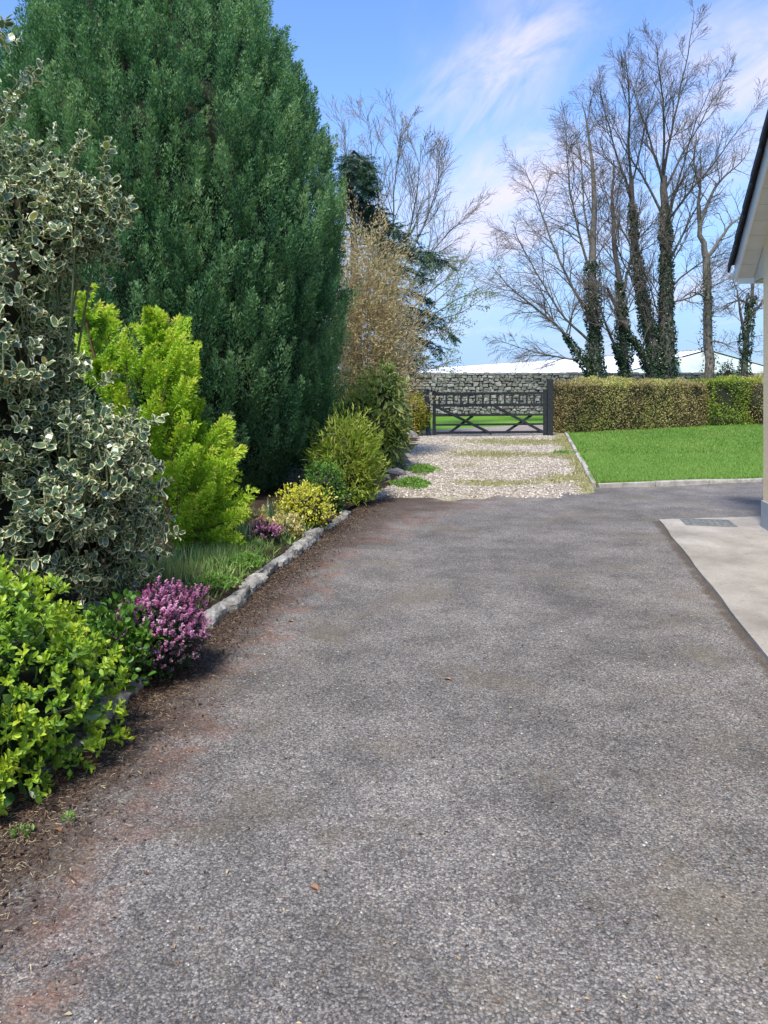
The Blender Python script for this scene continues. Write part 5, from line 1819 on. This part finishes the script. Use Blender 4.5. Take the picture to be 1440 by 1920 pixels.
def conifer_left():
    Y = 21.5
    base = at(668, 815, Y); root = empty('drooping_conifer', base)
    tag(root, 'blue green conifer with drooping branches behind the tan bush', 'tree')
    mbt = MB()
    trunk = np.array([at(668, 820, Y), at(668, 600, Y), at(662, 400, Y), at(658, 285, Y)]) - base
    mbt.add(*tube(trunk, [.2, .15, .08, .02], 8)); mbt.build('trunk', M['bark'], root, smooth=True)
    # boughs that sweep out and hang
    bough = [((668, 300), (700, 330)), ((665, 330), (704, 365)), ((664, 360), (690, 395)), ((664, 385), (720, 400)), ((664, 400), (740, 430)), ((664, 420), (780, 450)),
             ((664, 430), (730, 470)), ((666, 460), (800, 490)), ((666, 470), (840, 492)), ((666, 500), (790, 520)), ((667, 540), (800, 560)), ((667, 580), (830, 600)), ((667, 600), (845, 625)), ((668, 620), (820, 650)),
             ((668, 650), (800, 680)), ((668, 670), (780, 700)), ((666, 480), (760, 510)), ((666, 440), (770, 475)), ((667, 560), (770, 600)), ((668, 600), (780, 640)), ((668, 640), (760, 670)), ((662, 350), (640, 380)), ((664, 420), (600, 450)), ((666, 500), (590, 540)), ((668, 690), (770, 730))]
    for k in range(22):
        yy = random.choice((random.uniform(275, 340), random.uniform(275, 720))); w_ = (14 + (yy - 250) * .22) * random.uniform(.5, 1.2)
        bough.append(((664, yy), (664 + random.choice((-1, 1, 1)) * w_, yy + random.uniform(15, 40))))
    lines = []; B = []; D = []; L = []; tn = []
    for i, (a, b) in enumerate(bough):
        dy = ((i * 13) % 9 - 4) * .22
        p0 = at(*a, Y); p1 = at(b[0], b[1], Y + dy)
        u = np.linspace(0, 1, 10)[:, None]
        c = (p0 + p1) / 2 + (0, 0, .20 * np.linalg.norm(p1 - p0))
        q = (1 - u) ** 2 * p0 + 2 * u * (1 - u) * c + u ** 2 * p1 - base
        lines.append((q, np.linspace(.04, .008, 10)))
        ns = int(14 + 24 * np.linalg.norm(p1 - p0))
        f = .22 + .78 * rng.random(ns); ui = f * 9; k = np.minimum(ui.astype(int), 8); g = (ui - k)[:, None]
        pp = q[k] * (1 - g) + q[k + 1] * g
        ax = norm(q[k + 1] - q[k])
        B.append(pp); D.append(ax * .7 + rng.normal(0, .45, (ns, 3)) + (0, 0, -.45)); L.append(rng.uniform(.28, .60, ns)); tn.append(np.clip(rng.normal(.45, .18, ns), 0, 1))
    B = np.concatenate(B); D = np.concatenate(D); L = np.concatenate(L); tn = np.concatenate(tn)
    mb = MB(); feather_sprays(mb, B, D, L, np.tile((0, 0, 1.), (len(B), 1)) + .4 * rng.normal(size=B.shape), 9, 6, .085, tn, 0, TRI)
    mb.build('crown', M['cedar'], root, kind='stuff')
    mb = MB(); tubes_batch(mb, lines, 5); mb.build('limbs', M['bark'], root, kind='stuff')


def budding():
    t = Tree(31); Y = 20.0
    base = at(765, 825, Y); root = empty('budding_tree', base)
    tag(root, 'thin tree with fresh pale green leaves reaching out over the gate', 'tree')
    P_ = lambda *p, dy=0: tp(*p, Y=Y, dy=dy)
    q0, r0 = t.poly(P_((760, 828), (758, 740), (766, 650), (780, 590)), .06, .03, 0, 10)
    runs = [((766, 650), (820, 580), (870, 555), (918, 528)), ((770, 630), (820, 560), (850, 540), (862, 520)), ((762, 690), (800, 640), (830, 620), (850, 590)), ((775, 600), (800, 545), (815, 520), (830, 505)), ((762, 700), (800, 690), (820, 690), (835, 680)), ((766, 640), (810, 600), (860, 590), (905, 560))]
    for i, u in enumerate(runs):
        q, r = t.poly(P_(*u, dy=((i * 3) % 5 - 2) * .4), .022, .006, 1, 10)
        t.along(q, r, 8, .3, 1.0, lambda f: .9 - .4 * f, 2, 3, up=.06, wig=.2, kids=(4, 4, 4), ratio=.5, ang=(25, 60))
    t.build(root, base, M['bark_pale'], M['twig_pale'])
    tips = np.array([p[-1] for l in (2, 3) for p, r in t.lines[l]]); tips = np.concatenate([tips, np.array([p[1] for l in (2, 3) for p, r in t.lines[l]])])
    k = np.repeat(np.arange(len(tips)), 4)
    P = tips[k] + rng.normal(0, .04, (len(k), 3)) - base
    mb = MB(); leaves(mb, FOLD, P, rdir(len(P)) + (0, 0, -.2), rdir(len(P)), rng.uniform(.035, .07, len(P)), .5, rng.random(len(P)))
    mb.build('leaves', M['bud'], root, kind='stuff')


tree_main(); tree_birch(); tree_thin(); tree_fork(); tree_small(); tree_left(); conifer_left(); budding()

# ================================================================== LITTER AND SMALL THINGS
# needle litter along the bed edge: uncountable
mb = MB()
n = 34000
yy = rng.uniform(1.2, 1.0 + 10.2, n) ** 1.0
yy = 1.3 + (rng.random(n) ** 1.5) * 9.8
off = np.abs(rng.normal(0, .20, n)) * np.interp(yy, [0, 4, 9, 11], [1.1, .95, 1.1, 1.6])
P = np.column_stack([kerb_x(yy) + .02 + off, yy, np.full(n, .013) + rng.random(n) * .006])
T = np.column_stack([rng.normal(size=n), rng.normal(size=n), rng.normal(0, .10, n)])
leaves(mb, (np.array([(-.5, 0, 0), (.5, 0, 0), (.5, 1, .02), (-.5, 1, .02)]), np.array([(0, 1, 2, 3)])), P, T, np.tile((0, 0, 1.), (n, 1)) + .2 * rng.normal(size=(n, 3)), rng.uniform(.010, .026, n), .10, rng.random(n) ** 1.25)
# crumbs of soil and bark
m_ = 9000
yy = 1.3 + (rng.random(m_) ** 1.4) * 9.6
P = np.column_stack([kerb_x(yy) + .01 + np.abs(rng.normal(0, .15, m_)), yy, np.full(m_, .012)])
leaves(mb, FOLD, P, rdir(m_), rdir(m_), rng.uniform(.008, .022, m_), .8, rng.random(m_) * .5)
m_ = 1500
yy = 1.8 + rng.random(m_) ** 1.3 * 9; xx = rng.uniform(-.5, .5, m_) * yy
k = (xx > kerb_x(yy) + .1) & (xx < np.interp(yy, [0, 4, 8.66, 12], [1.2, 2.05, 3.05, 3.1])); xx, yy = xx[k], yy[k]; m_ = len(xx)
leaves(mb, FOLD, np.column_stack([xx, yy, tar_z(np.column_stack([xx, yy])) + .003]), np.column_stack([rng.normal(size=m_), rng.normal(size=m_), rng.normal(0, .1, m_)]), np.tile((0, 0, 1.), (m_, 1)) + .3 * rng.normal(size=(m_, 3)), rng.uniform(.006, .022, m_), rng.uniform(.12, .6, m_), rng.random(m_))
tag(mb.build('needle_litter', M['litter']), 'brown conifer needles and soil crumbs strewn along the bed edge', 'litter', kind='stuff')

# loose chippings on the tarmac: uncountable
mb = MB()
n = 6500
yy = 1.7 + rng.random(n) ** 1.6 * 7.5
xx = rng.uniform(-.6, .62, n) * yy
k = (xx > kerb_x(yy) + .05) & (xx < np.interp(yy, [0, 4, 8.66, 12], [1.2, 2.05, 3.05, 5]))
xx, yy = xx[k], yy[k]; n = len(xx)
OCT = (np.array([(.5, 0, 0), (0, .5, 0), (-.5, 0, 0), (0, -.5, 0), (.05, .05, .35), (0, 0, -.3)])[:5], np.array([(0, 1, 4), (1, 2, 4), (2, 3, 4), (3, 0, 4)]))
z0 = tar_z(np.column_stack([xx, yy]))
leaves(mb, OCT, np.column_stack([xx, yy, z0 + .002]), np.column_stack([rng.normal(size=n), rng.normal(size=n), np.zeros(n)]), np.tile((0, 0, 1.), (n, 1)) + .3 * rng.normal(size=(n, 3)), rng.uniform(.005, .014, n), rng.uniform(.6, 1., n), rng.random(n))
M['chip'] = leafmat('loose_chips', [(0, (.05, .05, .05)), (.6, (.14, .135, .13)), (.9, (.27, .26, .24)), (1, (.50, .47, .42))], .85, .0)
tag(mb.build('loose_chippings', M['chip']), 'loose grey stone chippings lying on the tarmac drive', 'chippings', kind='stuff')

# pebbles of the gravel track
mb = MB()
n = 17000
yy = rng.uniform(10.4, 21.2, n); u = rng.random(n)
xx = kerb_x(yy) - .1 + u * (gr_right(yy) - kerb_x(yy))
P = np.column_stack([xx, yy])
P = P[gr_stain(P) < rng.uniform(.15, .9, n)]; n = len(P)
leaves(mb, OCT, np.column_stack([P, gr_z(P) + .003]), np.column_stack([rng.normal(size=n), rng.normal(size=n), np.zeros(n)]), np.tile((0, 0, 1.), (n, 1)) + .3 * rng.normal(size=(n, 3)), rng.uniform(.015, .045, n), rng.uniform(.6, 1., n), rng.random(n))
M['pebble'] = leafmat('pale_pebbles', [(0, (.20, .165, .125)), (.5, (.42, .355, .275)), (1, (.68, .60, .50))], .85, .0)
tag(mb.build('gravel_pebbles', M['pebble']), 'pale loose pebbles covering the gravel track to the gate', 'gravel', kind='stuff')


# moss and thin grass growing through the gravel
mb = MB(); n = 26000
yy = rng.uniform(10.9, 21.2, n); u = rng.random(n)
xx = kerb_x(yy) + u * (gr_right(yy) - kerb_x(yy)); P = np.column_stack([xx, yy])
den_ = gr_stain(P) * 1.5 + .25 * snoise(np.column_stack([P * (.6, 1.1), xx * 0]), 1.6, 17)
k = den_ > rng.uniform(.25, 1.0, n)
P = P[k]; n = len(P)
leaves(mb, (np.array([(-.5, 0, 0), (.5, 0, 0), (0, 1, .12)]), np.array([(0, 1, 2)])), np.column_stack([P, gr_z(P)]), np.column_stack([rng.normal(0, .6, n), rng.normal(0, .6, n), np.ones(n)]), rdir(n), rng.uniform(.02, .05, n), .25, rng.random(n))
M['moss'] = leafmat('yellow_moss', [(0, (.13, .13, .03)), (.6, (.24, .23, .06)), (1, (.34, .33, .10))], .8, .2)
tag(mb.build('track_moss', M['moss']), 'thin yellowish moss and grass growing through the gravel', 'moss', kind='stuff')


def twig_thing(label, pts, r):
    b = np.array(pts[0]); q = np.array(pts) - b
    u = np.linspace(0, 1, 14); t = np.linspace(0, 1, len(q))
    s = np.stack([np.interp(u, t, q[:, k]) for k in range(3)], 1); s[1:-1] = (s[:-2] + 2 * s[1:-1] + s[2:]) / 4
    s += rng.normal(0, .002, s.shape)
    mbk = MB(); mbk.add(*tube(s, np.linspace(r, r * .5, 14), 6))
    o = mbk.build('twig', M['twig_pale'], smooth=True); o.location = b
    tag(o, label, 'twig')


g3 = lambda px, py, z: (*gp(px, py), z)
twig_thing('thin pale bent twig lying on the soil below the lime shrub', [g3(112, 1452, .03), g3(128, 1430, .05), g3(160, 1425, .04), g3(208, 1423, .025)], .0038)
twig_thing('long thin pale twig in front of the large heather', [g3(222, 1278, .05), g3(262, 1262, .05), g3(310, 1252, .045), g3(352, 1238, .03)], .0034)
twig_thing('short pale twig on the litter below the golden mound', [g3(585, 1022, .03), g3(600, 1019, .03), g3(618, 1016, .025)], .004)


def leaf_thing(label, px, py, s, tone):
    p = gp(px, py)
    mbk = MB(); V = OVAL[0] * (.6, 1, 2.2) - (0, .5, 0); mbk.add(V * s, OVAL[1], 0, tone)
    o = mbk.build('fallen_leaf', M['dryleaf']); o.location = (p[0], p[1], float(tar_z(np.array([[p[0], p[1]]]))[0]) + (.004 if p[0] > kerb_x(p[1]) + .1 else .015)); o.rotation_euler = (random.uniform(-.1, .1), random.uniform(-.2, .2), random.uniform(0, 6))
    tag(o, label, 'leaf', 'dry leaves on the ground')


leaf_thing('orange brown dry leaf alone on the tarmac in the lower middle', 590, 1667, .032, .45)
leaf_thing('brown dry leaf on the soil just below the large heather', 266, 1277, .05, .7)
leaf_thing('reddish dry leaf at the tarmac edge near the lower left', 108, 1560, .04, .1)
leaf_thing('pale brown leaf on the tarmac right of the large heather', 546, 1163, .045, 1.0)
leaf_thing('small tan leaf fragment in the middle of the tarmac', 840, 1275, .04, 1.0)
